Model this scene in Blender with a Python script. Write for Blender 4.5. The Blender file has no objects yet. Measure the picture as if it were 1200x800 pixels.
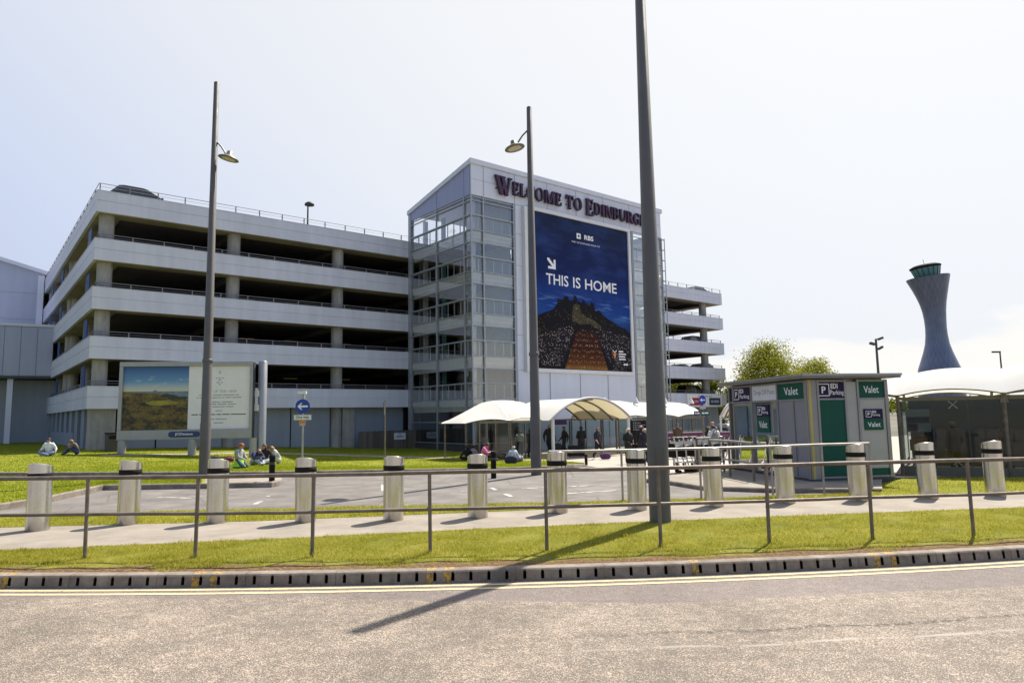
import bpy, math, random
import numpy as np
from mathutils import Vector, Matrix
R = math.radians
random.seed(7)
rng = np.random.default_rng(7)
sc = bpy.context.scene
col = sc.collection

# ---------------------------------------------------------------- camera model
F_PX = 798.54; PITCH = R(6.208); ROLL = R(0.943); CAM_Z = 1.7
cp, sp, cr, sr = math.cos(PITCH), math.sin(PITCH), math.cos(ROLL), math.sin(ROLL)
FWD = Vector((0, cp, sp)); _U = Vector((0, -sp, cp)); _R = Vector((1, 0, 0))
RGT = cr*_R - sr*_U; UPV = cr*_U + sr*_R
CAM = Vector((0, 0, CAM_Z))
def ray(px, py):
    return (FWD + RGT*((px-600)/F_PX) + UPV*((400-py)/F_PX))
def S(t):
    t = max(0.0, min(1.0, t)); return t*t*(3-2*t)
def gz(x, y):                                   # lie of the land: level by the road, falling gently towards the terminal
    ys = 20 - 4*S((x-6)/6)
    return -0.8*S((y-ys)/16.0)*S((x+26)/22.0)
def at(px, py, dz=0.0):                         # point of the ground seen at a pixel of the 1200x800 photograph
    d = ray(px, py); t = 1.0; prev = t
    while t < 400:
        p = CAM + d*t
        if p.z <= gz(p.x, p.y)+dz:
            a, b = prev, t
            for _ in range(30):
                m = (a+b)/2; q = CAM + d*m
                if q.z <= gz(q.x, q.y)+dz: b = m
                else: a = m
            q = CAM + d*b
            return Vector((q.x, q.y, gz(q.x, q.y)))
        prev = t; t += 0.25
    return CAM + d*100
def aty(px, py, Y):
    d = ray(px, py); return CAM + d*(Y/d.y)
def onplane(px, py, o, n):
    d = ray(px, py); t = (Vector(o)-CAM).dot(n)/d.dot(n); return CAM + d*t

# ---------------------------------------------------------------- objects
def tag(o, label=None, cat=None, group=None, kind=None):
    if label: o['label'] = label
    if cat: o['category'] = cat
    if group: o['group'] = group
    if kind: o['kind'] = kind
    return o
def empty(name, loc=(0, 0, 0), rz=0, label=None, cat=None, group=None, parent=None):
    o = bpy.data.objects.new(name, None); col.objects.link(o)
    o.empty_display_size = 0.2
    o.location = loc; o.rotation_euler = (0, 0, rz)
    if parent: o.parent = parent
    return tag(o, label, cat, group)
def kids(o):
    return [c for c in list(bpy.data.objects) if c.parent == o]
def copy_tree(o, parent=None, loc=None, rz=None, label=None):
    c = o.copy(); col.objects.link(c)
    if parent: c.parent = parent
    if loc is not None: c.location = loc
    if rz is not None: c.rotation_euler = (0, 0, rz)
    if label: c['label'] = label
    for ch in kids(o): copy_tree(ch, c)
    return c

class MB:
    def __init__(s): s.v = []; s.f = []; s.m = []; s.mi = 0; s.sm = []; s.smooth = False
    def add(s, vs, fs):
        b = len(s.v); s.v += [tuple(v) for v in vs]
        for f in fs: s.f.append([b+i for i in f]); s.m.append(s.mi); s.sm.append(s.smooth)
        return s
    def box(s, c, d, rz=0, M=None):
        x, y, z = d[0]/2, d[1]/2, d[2]/2
        vs = [Vector((a*x, b*y, e*z)) for a in (-1, 1) for b in (-1, 1) for e in (-1, 1)]
        if M is not None: vs = [M @ v for v in vs]
        elif rz:
            m = Matrix.Rotation(rz, 3, 'Z'); vs = [m @ v for v in vs]
        c = Vector(c)
        return s.add([v+c for v in vs], [(0,1,3,2),(4,6,7,5),(0,4,5,1),(2,3,7,6),(0,2,6,4),(1,5,7,3)])
    def bb(s, x0, x1, y0, y1, z0, z1):
        return s.box(((x0+x1)/2, (y0+y1)/2, (z0+z1)/2), (abs(x1-x0), abs(y1-y0), abs(z1-z0)))
    def quad(s, *p): return s.add(p, [tuple(range(len(p)))])
    def tube(s, pts, r, n=8, caps=True):
        pts = [Vector(p) for p in pts]; k = len(pts)
        rs = r if isinstance(r, (list, tuple)) else [r]*k
        prev = None; vs = []
        for i, p in enumerate(pts):
            d = (pts[min(i+1, k-1)]-pts[max(i-1, 0)]).normalized()
            a = Vector((0, 0, 1)) if abs(d.z) < .9 else Vector((1, 0, 0))
            if prev is None: e1 = d.cross(a).normalized()
            else: e1 = (prev - d*prev.dot(d)).normalized()
            prev = e1; e2 = d.cross(e1)
            for j in range(n):
                t = 2*math.pi*j/n; vs.append(p + (e1*math.cos(t)+e2*math.sin(t))*rs[i])
        fs = [(i*n+j, i*n+(j+1) % n, (i+1)*n+(j+1) % n, (i+1)*n+j) for i in range(k-1) for j in range(n)]
        sm = s.smooth; s.smooth = True; s.add(vs, fs); s.smooth = sm
        if caps: s.add(vs[:n], [tuple(reversed(range(n)))]); s.add(vs[-n:], [tuple(range(n))])
        return s
    def lathe(s, prof, n=24, c=(0, 0, 0), close=True):
        c = Vector(c); vs = []
        for (r, z) in prof:
            for j in range(n):
                t = 2*math.pi*j/n; vs.append(c+Vector((r*math.cos(t), r*math.sin(t), z)))
        k = len(prof)
        fs = [(i*n+j, i*n+(j+1) % n, (i+1)*n+(j+1) % n, (i+1)*n+j) for i in range(k-1) for j in range(n)]
        sm = s.smooth; s.smooth = True; s.add(vs, fs); s.smooth = sm
        if close: s.add(vs[:n], [tuple(reversed(range(n)))]); s.add(vs[-n:], [tuple(range(n))])
        return s
    def prism(s, poly, y0, y1):                 # polygon in local xz, extruded along y
        n = len(poly)
        a = [Vector((x, y0, z)) for x, z in poly]; b = [Vector((x, y1, z)) for x, z in poly]
        s.add(a+b, [tuple(range(n)), tuple(reversed(range(n, 2*n)))] + [(i, i+n, (i+1) % n+n, (i+1) % n) for i in range(n)])
        return s
    def xform(s, M, start=0):
        for i in range(start, len(s.v)): s.v[i] = tuple(M @ Vector(s.v[i]))
        return s
    def grid(s, fn, nu, nv):
        vs = [fn(i/nu, j/nv) for i in range(nu+1) for j in range(nv+1)]
        w = nv+1
        return s.add(vs, [(i*w+j, (i+1)*w+j, (i+1)*w+j+1, i*w+j+1) for i in range(nu) for j in range(nv)])
    def build(s, name, mat, parent=None, loc=None, bevel=0):
        me = bpy.data.meshes.new(name); me.from_pydata(s.v, [], s.f)
        mats = mat if isinstance(mat, (list, tuple)) else [mat]
        for m in mats: me.materials.append(m)
        me.polygons.foreach_set('material_index', s.m)
        me.polygons.foreach_set('use_smooth', s.sm)
        me.update()
        o = bpy.data.objects.new(name, me); col.objects.link(o)
        if parent: o.parent = parent
        if loc is not None: o.location = loc
        if bevel:
            b = o.modifiers.new('bevel', 'BEVEL'); b.width = bevel; b.segments = 2; b.limit_method = 'ANGLE'; b.angle_limit = R(40)
        return o

# ---------------------------------------------------------------- materials
class N:                                        # small node helper
    def __init__(s, name):
        s.mat = bpy.data.materials.new(name); s.mat.use_nodes = True
        s.t = s.mat.node_tree; s.t.nodes.clear()
        s.out = s.t.nodes.new('ShaderNodeOutputMaterial')
    def n(s, typ, **kw):
        x = s.t.nodes.new('ShaderNode'+typ)
        for k, v in kw.items():
            if k.startswith('_'): setattr(x, k[1:], v)
            else:
                key = k.replace('__', ' ')
                i = x.inputs[int(key[1:])] if key[0] == 'i' and key[1:].isdigit() else x.inputs[key]
                if isinstance(v, bpy.types.NodeSocket): s.t.links.new(v, i)
                else: i.default_value = v
        return x
    def math(s, op, a, b=0.0, c=0.0):
        x = s.n('Math', _operation=op)
        for i, v in enumerate((a, b, c)):
            if isinstance(v, bpy.types.NodeSocket): s.t.links.new(v, x.inputs[i])
            else: x.inputs[i].default_value = v
        return x.outputs[0]
    def ramp(s, fac, stops, interp='LINEAR'):
        x = s.n('ValToRGB', i0=fac); e = x.color_ramp; e.interpolation = interp
        while len(e.elements) > 1: e.elements.remove(e.elements[-1])
        for i, (p, c) in enumerate(stops):
            el = e.elements[0] if i == 0 else e.elements.new(p)
            el.position = p; el.color = (c[0], c[1], c[2], 1) if isinstance(c, (tuple, list)) else (c, c, c, 1)
        return x.outputs[0]
    def mix(s, fac, a, b, blend='MIX'):
        x = s.n('Mix', _data_type='RGBA', _blend_type=blend)
        for i, v in ((0, fac), (6, a), (7, b)):
            if isinstance(v, bpy.types.NodeSocket): s.t.links.new(v, x.inputs[i])
            elif isinstance(v, (tuple, list)): x.inputs[i].default_value = (*v[:3], 1)
            else: x.inputs[i].default_value = v
        return x.outputs[2]
    def obj(s): return s.n('TexCoord').outputs['Object']
    def noise(s, vec, scale, detail=4, rough=.55, out='Fac', dist=0):
        return s.n('TexNoise', Vector=vec, Scale=scale, Detail=detail, Roughness=rough, Distortion=dist).outputs[out]
    def voro(s, vec, scale, out='Distance', feature='F1', rnd=1.0):
        return s.n('TexVoronoi', _feature=feature, Vector=vec, Scale=scale, Randomness=rnd).outputs[out]
    def surf(s, shader): s.t.links.new(shader, s.out.inputs[0]); return s.mat
    def bsdf(s, colr, rough=.6, metal=0, bump=None, bstr=.3, bdist=.01, **kw):
        p = s.n('BsdfPrincipled')
        for k, v in (('Base Color', colr), ('Roughness', rough), ('Metallic', metal)):
            if isinstance(v, bpy.types.NodeSocket): s.t.links.new(v, p.inputs[k])
            elif isinstance(v, (tuple, list)): p.inputs[k].default_value = (*v[:3], 1)
            else: p.inputs[k].default_value = v
        if bump is not None:
            b = s.n('Bump', Height=bump, Strength=bstr, Distance=bdist)
            s.t.links.new(b.outputs[0], p.inputs['Normal'])
        for k, v in kw.items(): p.inputs[k.replace('__', ' ')].default_value = v
        return s.surf(p.outputs[0])

def plain(name, c, rough=.55, metal=0, var=.12, scale=2.5, bump=0, bscale=40, **kw):
    m = N(name); v = m.obj()
    n1 = m.noise(v, scale, 5)
    lo = tuple(x*(1-var) for x in c); hi = tuple(min(1, x*(1+var)) for x in c)
    cc = m.ramp(n1, [(.3, lo), (.7, hi)])
    rr = m.ramp(m.noise(v, scale*3, 3), [(.3, max(0.03, rough-.06)), (.7, min(1, rough+.06))])
    b = m.noise(v, bscale, 4) if bump else None
    return m.bsdf(cc, rr, metal, b, bump, **kw)

M = {}
def build_materials():
    # --- grass (soil sheet under the blades)
    m = N('grass'); v = m.obj()
    a = m.noise(v, .7, 4); b = m.noise(v, 9, 5); c = m.noise(v, 70, 3)
    t = m.math('ADD', m.math('MULTIPLY', a, .5), m.math('ADD', m.math('MULTIPLY', b, .3), m.math('MULTIPLY', c, .25)))
    cc = m.ramp(t, [(.36, (.10, .12, .014)), (.5, (.19, .21, .022)), (.6, (.27, .27, .035)), (.68, (.33, .30, .065))])
    M['grass'] = m.bsdf(cc, .85, 0, m.math('ADD', b, c), .6, .03, Specular__IOR__Level=.1)
    m = N('soil'); v = m.obj()
    cc = m.ramp(m.noise(v, 14, 6), [(.35, (.06, .04, .02)), (.65, (.2, .14, .08))])
    M['soil'] = m.bsdf(cc, .95, 0, m.noise(v, 40, 4), .8, .02)
    M['airfield'] = plain('airfield_ground', (.115, .108, .085), .95, 0, .35, .02)
    # --- blades
    for key, stops in (('blade', [(0, (.14, .15, .016)), (.3, (.31, .305, .040)), (.6, (.45, .42, .065)), (.82, (.56, .49, .13)), (1, (.60, .52, .24))]),
                       ('lawn_blade', [(0, (.13, .17, .012)), (.4, (.23, .28, .018)), (.8, (.33, .36, .03)), (1, (.42, .40, .08))])):
        m = N(key); g = m.n('NewGeometry'); v = m.obj()
        r = m.math('ADD', m.math('MULTIPLY', g.outputs['Random Per Island'], .55), m.math('ADD', m.math('MULTIPLY', m.noise(v, 1.3, 5, .65), .95), m.math('MULTIPLY', m.noise(v, 9, 3), .35)))
        r = m.math('SUBTRACT', r, .42)
        cc = m.ramp(r, stops)
        d = m.n('BsdfDiffuse', Color=cc); tr = m.n('BsdfTranslucent', Color=cc)
        x = m.n('MixShader', i0=.5); m.t.links.new(d.outputs[0], x.inputs[1]); m.t.links.new(tr.outputs[0], x.inputs[2])
        M[key] = m.surf(x.outputs[0])
    # --- main carriageway: exposed pinkish stone chippings in dark binder, smoother darker strip by the kerb
    m = N('chipped_asphalt'); v = m.obj()
    sx = m.n('SeparateXYZ', Vector=v)
    X, Y = sx.outputs[0], sx.outputs[1]
    kerbY = m.math('ADD', 7.83, m.math('ADD', m.math('MULTIPLY', X, .0472), m.math('MULTIPLY', m.math('MULTIPLY', X, X), .0103)))
    wob = m.math('MULTIPLY', m.math('SUBTRACT', m.noise(v, .9, 3), .5), .22)
    dist = m.math('ADD', m.math('SUBTRACT', kerbY, Y), wob)                   # metres from the kerb
    edge = m.math('ADD', .42, m.math('MULTIPLY', m.math('MAXIMUM', m.math('ADD', X, 2.4), 0), .16))
    edge = m.math('MINIMUM', edge, 1.02)
    strip = m.math('SUBTRACT', 1, m.ramp(m.math('SUBTRACT', dist, edge), [(.0, 0), (.05, 1)]))
    chips = m.voro(v, 88, 'Color'); cd = m.voro(v, 88)
    cs = m.n('SeparateColor', i0=chips)
    stone = m.ramp(cs.outputs[0], [(0, (.17, .135, .105)), (.3, (.28, .22, .17)), (.6, (.40, .325, .255)), (.9, (.52, .445, .37)), (1, (.30, .17, .125))])
    big = m.noise(v, 1.3, 5); mid = m.noise(v, 7, 5, .65)
    amount = m.math('ADD', m.math('MULTIPLY', big, .55), m.math('MULTIPLY', mid, .75))
    thr = m.math('ADD', cd, m.math('MULTIPLY', m.math('SUBTRACT', cs.outputs[1], .5), .25))
    cover = m.math('GREATER_THAN', m.math('SUBTRACT', amount, thr), .155)
    binder = m.ramp(m.noise(v, 60, 4), [(.3, (.105, .088, .072)), (.7, (.185, .158, .132))])
    rough_c = m.mix(cover, binder, stone)
    fine = m.voro(v, 120, 'Color'); fs = m.n('SeparateColor', i0=fine)
    smooth_c = m.mix(m.math('MULTIPLY', m.math('GREATER_THAN', fs.outputs[0], .8), .8), m.ramp(mid, [(.3, (.125, .105, .098)), (.7, (.185, .158, .148))]), m.ramp(fs.outputs[1], [(0, (.30, .22, .18)), (.7, (.36, .30, .26)), (1, (.32, .12, .09))]))
    cc = m.mix(strip, rough_c, smooth_c)
    # old joint: dark ragged crack and a pale sealed line on the right
    def line(yc, w, soft):
        return m.ramp(m.math('ABSOLUTE', m.math('SUBTRACT', dist, yc)), [(w, 1), (w+soft, 0)])
    right = m.ramp(X, [(.0, 0), (.02, 0), (1, 1)])
    fade = m.ramp(m.math('MULTIPLY', m.math('ADD', X, .6), .35), [(0, 0), (1, 1)])
    crk = m.math('MULTIPLY', line(m.math('ADD', 1.98, m.math('MULTIPLY', m.math('SUBTRACT', m.noise(v, 5, 5), .5), .18)), .012, .05), fade)
    crk = m.math('MULTIPLY', crk, m.ramp(m.noise(v, 22, 4), [(.42, 0), (.55, 1)]))
    cc = m.mix(m.math('MULTIPLY', crk, .8), cc, (.035, .03, .027))
    pl = m.math('MULTIPLY', m.math('MULTIPLY', line(2.32, .012, .02), fade), m.ramp(m.noise(v, 3, 3), [(.4, .2), (.55, .75)]))
    cc = m.mix(pl, cc, (.44, .39, .35))
    stain = m.ramp(m.noise(v, .45, 6, .6), [(.40, .80), (.6, 1.0)])
    cc = m.mix(1, cc, stain, 'MULTIPLY')
    h = m.math('ADD', m.math('MULTIPLY', m.math('SUBTRACT', .5, cd), m.math('SUBTRACT', 1, strip)), m.math('MULTIPLY', fs.outputs[0], .2))
    M['road'] = m.bsdf(cc, .82, 0, h, .55, .012)
    # --- inner road
    m = N('asphalt'); v = m.obj()
    a = m.noise(v, 1.2, 6, .65); f = m.noise(v, 90, 3)
    cc = m.ramp(m.math('ADD', m.math('MULTIPLY', a, .7), m.math('MULTIPLY', f, .4)), [(.4, (.10, .09, .084)), (.55, (.152, .138, .128)), (.7, (.215, .195, .18))])
    crack = m.voro(v, .55, 'Distance', 'DISTANCE_TO_EDGE')
    cc = m.mix(m.ramp(crack, [(.0, .6), (.015, 0)]), cc, (.07, .06, .055))
    M['asphalt'] = m.bsdf(cc, .85, 0, f, .5, .01)
    m = N('paving'); v = m.obj()
    br = m.n('TexBrick', Vector=v, Scale=1.0, Mortar__Size=.012, Brick__Width=.9, Row__Height=.6, Color1=(.36, .32, .275, 1), Color2=(.42, .375, .325, 1), Mortar=(.22, .19, .16, 1))
    cc = m.mix(.6, br.outputs[0], m.ramp(m.noise(v, 2, 6), [(.3, (.27, .24, .205)), (.7, (.44, .39, .34))]))
    M['paving'] = m.bsdf(cc, .85, 0, m.noise(v, 60, 3), .3, .01)
    m = N('concrete_path'); v = m.obj()
    cc = m.ramp(m.math('ADD', m.math('MULTIPLY', m.noise(v, 1.3, 7, .65), .7), m.math('MULTIPLY', m.noise(v, 80, 3), .3)), [(.36, (.20, .172, .142)), (.5, (.262, .228, .19)), (.64, (.325, .286, .242))])
    M['path'] = m.bsdf(cc, .9, 0, m.noise(v, 90, 3), .4, .008)
    # --- kerb
    m = N('kerb_concrete'); v = m.obj()
    cc = m.ramp(m.math('ADD', m.math('MULTIPLY', m.noise(v, 3, 6, .7), .8), m.math('MULTIPLY', m.noise(v, 70, 3), .2)), [(.35, (.13, .105, .085)), (.5, (.215, .18, .15)), (.65, (.31, .265, .22))])
    M['kerb'] = m.bsdf(cc, .9, 0, m.noise(v, 60, 4), .5, .006)
    M['slot'] = plain('drain_slot', (.012, .01, .008), .95)
    m = N('worn_yellow'); v = m.obj()
    w = m.ramp(m.noise(v, 26, 6, .7), [(.46, 0), (.54, 1)])
    M['yellow_worn'] = m.bsdf(m.mix(w, (.16, .13, .09), (.52, .30, .035)), .8)
    m = N('line_yellow'); v = m.obj()
    w = m.ramp(m.noise(v, 26, 6, .7), [(.34, 0), (.44, 1)])
    M['line_yellow'] = m.bsdf(m.mix(w, (.22, .19, .15), (.66, .55, .29)), .8)
    m = N('line_white'); v = m.obj()
    w = m.ramp(m.noise(v, 6, 6, .7), [(.42, 0), (.55, 1)])
    M['line_white'] = m.bsdf(m.mix(w, (.22, .2, .185), (.6, .58, .54)), .8)
    # --- metals and paints
    m = N('brushed_steel'); v = m.obj()
    mp = m.n('Mapping', Vector=v, Scale=(9, 9, .5))
    st = m.noise(mp.outputs[0], 1, 2); dirt = m.noise(v, 1.6, 5, .6)
    sz = m.n('SeparateXYZ', Vector=v)
    splash = m.math('MULTIPLY', m.ramp(sz.outputs[2], [(.0, 1), (.30, 0)]), m.ramp(dirt, [(.4, 0), (.6, .7)]))
    cc = m.mix(m.ramp(st, [(.35, 0), (.65, 1)]), (.55, .545, .53), (.74, .735, .72))
    cc = m.mix(splash, cc, (.27, .23, .18))
    info = m.n('ObjectInfo')
    rr = m.math('ADD', m.ramp(dirt, [(.3, .17), (.7, .27)]), m.math('MULTIPLY', info.outputs['Random'], .06))
    M['steel'] = m.bsdf(cc, rr, 1.0)
    M['galv'] = plain('galvanised_rail', (.185, .15, .125), .6, .35, .3, 6, .15, 50)
    M['galv_light'] = plain('steel_rail', (.36, .335, .31), .45, .5, .2, 5)
    M['trolley'] = plain('trolley_steel', (.66, .65, .63), .4, .5, .1, 5)
    M['pole'] = plain('pole_grey_paint', (.106, .100, .094), .6, .05, .12, 1.5)
    M['black'] = plain('black_paint', (.012, .011, .011), .75, Specular__IOR__Level=.2)
    M['rubber'] = plain('black_rubber', (.018, .017, .017), .75)
    M['white_post'] = plain('white_paint', (.62, .62, .62), .45, 0, .06)
    M['lampglass'] = plain('lamp_glass', (.50, .47, .36), .3)
    M['lampbody'] = plain('lamp_body', (.16, .15, .13), .45, .4)
    # cladding of the car park and the tower
    def cladding(name, c, streak=.12):
        m = N(name); v = m.obj()
        mp = m.n('Mapping', Vector=v, Scale=(1.2, 1.2, .12))
        a = m.noise(mp.outputs[0], 1.5, 5); b = m.noise(v, .5, 4)
        t = m.math('ADD', m.math('MULTIPLY', a, .6), m.math('MULTIPLY', b, .4))
        cc = m.ramp(t, [(.35, tuple(x*(1-streak) for x in c)), (.62, c)])
        return m.bsdf(cc, m.ramp(b, [(.3, .36), (.7, .5)]), .0)
    M['band'] = cladding('parapet_cladding', (.645, .66, .765), .16)
    M['fascia'] = cladding('tower_cladding', (.64, .665, .765), .08)
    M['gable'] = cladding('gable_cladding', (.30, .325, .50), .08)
    M['hall'] = cladding('hall_cladding', (.40, .43, .55))
    M['hall_dark'] = cladding('hall_dark_cladding', (.26, .29, .34))
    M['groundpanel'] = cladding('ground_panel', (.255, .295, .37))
    m = N('cast_concrete'); v = m.obj()
    mp = m.n('Mapping', Vector=v, Scale=(1, 1, .15))
    cc = m.ramp(m.math('ADD', m.math('MULTIPLY', m.noise(mp.outputs[0], 4, 6, .7), .6), m.math('MULTIPLY', m.noise(v, 1, 5), .4)), [(.35, (.235, .23, .22)), (.65, (.42, .41, .395))])
    M['concrete'] = m.bsdf(cc, .9, 0, m.noise(v, 30, 3), .2, .01)
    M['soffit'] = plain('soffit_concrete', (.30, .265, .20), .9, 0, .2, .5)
    M['shaded_soffit'] = plain('shaded_soffit_concrete', (.10, .095, .092), .9, 0, .2, .5)  # darker copy of the soffit concrete, shade of the deep interior put into the colour
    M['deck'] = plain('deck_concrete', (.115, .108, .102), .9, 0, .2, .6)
    M['dark_steel'] = plain('dark_steel', (.06, .06, .065), .65, .1)
    M['railgrey'] = plain('rail_grey', (.22, .21, .22), .5, .3)
    M['mullion'] = plain('mullion_grey', (.33, .35, .385), .4, .3, .08)
    M['white_in'] = plain('interior_white', (.76, .755, .70), .7, 0, .06)
    M['spandrel'] = plain('spandrel_white', (.86, .85, .78), .55, 0, .06)
    M['purple'] = plain('sign_purple', (.040, .011, .045), .5, 0, .15, 4)
    M['blue_door'] = plain('blue_door', (.02, .06, .22), .5)
    M['ceiling_blue'] = plain('ceiling_blue_grey', (.36, .41, .53), .7, 0, .08)
    M['teal'] = plain('teal_glass', (.10, .26, .25), .3)
    M['wood'] = None
    m = N('weathered_planks'); v = m.obj(); g = m.n('NewGeometry')
    r = m.math('ADD', m.math('MULTIPLY', g.outputs['Random Per Island'], .5), m.math('MULTIPLY', m.noise(v, 5, 5), .5))
    M['wood'] = m.bsdf(m.ramp(r, [(.2, (.075, .062, .052)), (.8, (.16, .135, .115))]), .85)
    # glass
    def glass(name, tint, gloss=.04, k=1.0):
        m = N(name)
        tr = m.n('BsdfTransparent', Color=(*tint, 1)); gl = m.n('BsdfGlossy', Color=(.95, .97, 1, 1), Roughness=gloss)
        fr = m.n('Fresnel', IOR=1.5)
        f = m.math('MINIMUM', m.math('MULTIPLY', fr.outputs[0], k), .9)
        x = m.n('MixShader', i0=f); m.t.links.new(tr.outputs[0], x.inputs[1]); m.t.links.new(gl.outputs[0], x.inputs[2])
        return m.surf(x.outputs[0])
    M['glass'] = glass('window_glass', (.96, .98, .99), .03, 3.6)
    M['glass_dark'] = glass('tinted_glass', (.42, .50, .49), .04, 1.0)
    M['glass_kiosk'] = glass('kiosk_glass', (.50, .60, .57), .02, 1.2)
    M['car_glass'] = plain('car_glass', (.02, .024, .028), .08, 0, .1, 2, Specular__IOR__Level=.8)
    # membrane
    def membrane(name, c, tc, f):
        m = N(name); v = m.obj()
        cc = m.ramp(m.noise(v, .9, 5), [(.3, tuple(x*.93 for x in c)), (.7, c)])
        d = m.n('BsdfDiffuse', Color=cc); t = m.n('BsdfTranslucent', Color=(*tc, 1))
        x = m.n('MixShader', i0=f); m.t.links.new(d.outputs[0], x.inputs[1]); m.t.links.new(t.outputs[0], x.inputs[2])
        return m.surf(x.outputs[0])
    M['membrane'] = membrane('tensile_membrane', (.84, .83, .79), (.60, .52, .31), .28)
    M['membrane_white'] = membrane('white_membrane', (.88, .88, .86), (.80, .77, .66), .42)
    M['rib'] = plain('canopy_rib', (.15, .135, .095), .6)
    # signs
    M['s_purple'] = plain('parking_purple', (.026, .010, .055), .55, 0, .06, Specular__IOR__Level=.2)
    M['s_green'] = plain('valet_green', (.010, .085, .060), .55, 0, .06, Specular__IOR__Level=.2)
    M['s_white'] = plain('sign_white', (.66, .66, .68), .4, 0, .05)
    M['s_bright'] = plain('sign_bright_white', (.85, .85, .85), .4, 0, .03)
    M['s_panel'] = plain('poster_white', (.76, .73, .78), .5, 0, .03, Specular__IOR__Level=.2)
    M['s_grey'] = plain('panel_grey', (.24, .235, .27), .45, 0, .05)
    M['s_lgrey'] = plain('panel_light_grey', (.40, .385, .385), .45, 0, .05)
    M['s_blue'] = plain('sign_blue', (.008, .04, .34), .35, 0, .05)
    M['s_red'] = plain('poster_red', (.40, .02, .04), .4, 0, .05)
    M['s_navy'] = plain('poster_navy', (.02, .04, .14), .4, 0, .05)
    M['s_orange'] = plain('sign_orange', (.62, .20, .02), .5)
    M['s_yellow'] = plain('corner_yellow', (.55, .42, .10), .5)
    M['s_text'] = plain('lettering_white', (.82, .82, .84), .4, 0, .02)
    M['s_dark'] = plain('lettering_dark', (.05, .05, .06), .5)
    M['s_greytext'] = plain('lettering_grey', (.28, .28, .31), .5)
    M['kframe'] = plain('kiosk_frame', (.28, .27, .27), .45, .4, .08)
    M['kroof'] = plain('kiosk_roof', (.20, .19, .175), .6)
    M['barrier'] = plain('purple_barrier', (.11, .012, .065), .5)
    M['billframe'] = plain('billboard_frame', (.33, .33, .35), .4, .35, .06)
build_materials()

# ---------------------------------------------------------------- text
_tc = {}
def text_polys(body, bold=0.0):
    key = (body, bold)
    if key in _tc: return _tc[key]
    cu = bpy.data.curves.new('t', 'FONT'); cu.body = body; cu.size = 1; cu.align_x = 'CENTER'; cu.align_y = 'CENTER'
    cu.resolution_u = 3; cu.offset = bold
    o = bpy.data.objects.new('t', cu); col.objects.link(o)
    dg = bpy.context.evaluated_depsgraph_get()
    me = bpy.data.meshes.new_from_object(o.evaluated_get(dg))
    vs = [Vector(v.co) for v in me.vertices]; fs = [tuple(p.vertices) for p in me.polygons]
    bpy.data.objects.remove(o); bpy.data.curves.remove(cu); bpy.data.meshes.remove(me)
    xs = [v.x for v in vs]; ys = [v.y for v in vs]
    cx, cy = (min(xs)+max(xs))/2, (min(ys)+max(ys))/2
    w, h = max(xs)-min(xs), max(ys)-min(ys)
    vs = [Vector((v.x-cx, v.y-cy, 0)) for v in vs]
    _tc[key] = (vs, fs, w, h); return _tc[key]
def put_text(mb, body, org, ex, ez, height=None, width=None, bold=0.0):
    """lay text on a plane: org centre, ex reading direction, ez up (unit vectors)"""
    vs, fs, w, h = text_polys(body, bold)
    sy = height/h if height else width/w
    sx = width/w if width else sy
    ex = Vector(ex); ez = Vector(ez); org = Vector(org)
    mb.add([org + ex*(v.x*sx) + ez*(v.y*sy) for v in vs], fs)

# ---------------------------------------------------------------- ground
def kerb_y(x):
    f = lambda q: 7.83 + .0472*q + .0103*q*q
    if x > 11: return f(11) + (x-11)*(.0472+.0206*11)
    if x < -11: return f(-11) + (x+11)*(.0472-.0206*11)
    return f(x)
def ip(line, x):
    return float(np.interp(x, [p[0] for p in line], [p[1] for p in line]))
def strip(name, near, far, x0, x1, mat, off=0.0, n=120, k=10, label=None, wob=0.0):
    mb = MB(); mb.smooth = True
    rows = []
    for i in range(n+1):
        x = x0+(x1-x0)*i/n
        rows.append((near(x), far(x)))
    def fn(u, w):
        a, b = rows[int(round(u*n))]
        q = a.lerp(b, w)
        z = gz(q.x, q.y)+off
        if wob and 0 < w < 1: z += wob*(math.sin(q.x*3.1+q.y*2)+math.sin(q.x*7.3-q.y*5))*.5
        return (q.x, q.y, z)
    mb.grid(fn, n, k)
    o = mb.build(name, mat); o['kind'] = 'structure'
    return o
def pxl(line): return lambda x: at(x, ip(line, x))

PATH_NEAR = [(-500, 664), (0, 645), (300, 632), (600, 617.5), (900, 605), (1200, 594), (1700, 577)]
PATH_FAR = [(-500, 626), (0, 617.5), (300, 610), (600, 598), (900, 585), (1200, 575), (1700, 559)]
ROAD_NEAR = [(-500, 612), (0, 603.5), (150, 600), (300, 596), (600, 590), (750, 586.5), (850, 584), (1030, 578)]
ROAD_NEAR2 = ROAD_NEAR[:-1] + [(1015, 578), (1036, 566), (1060, 560), (1200, 559), (1700, 546)]
LAWN_NEAR = [(-500, 557), (0, 556.5), (300, 556), (400, 554.5), (600, 551), (640, 549), (686, 545.5)]
LAWN_FAR = [(-500, 515), (0, 517), (130, 520), (300, 521.5), (480, 525), (545, 531), (600, 536), (640, 540), (686, 545)]
COURT_NEAR = LAWN_FAR + [(740, 552), (800, 556), (1045, 560)]

# underlying land: follows the slope, a little below every laid surface
mb = MB(); mb.smooth = True
xs = np.concatenate([np.linspace(-900, -60, 8), np.linspace(-50, 50, 51), np.linspace(60, 900, 8)])
ys = np.concatenate([np.linspace(-300, -20, 5), np.linspace(-10, 90, 51), np.linspace(110, 1500, 9)])
vs = [(x, y, gz(x, y)-.22) for x in xs for y in ys]; w = len(ys)
mb.add(vs, [(i*w+j, (i+1)*w+j, (i+1)*w+j+1, i*w+j+1) for i in range(len(xs)-1) for j in range(w-1)])
mb.build('ground', M['airfield'])['kind'] = 'structure'
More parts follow.
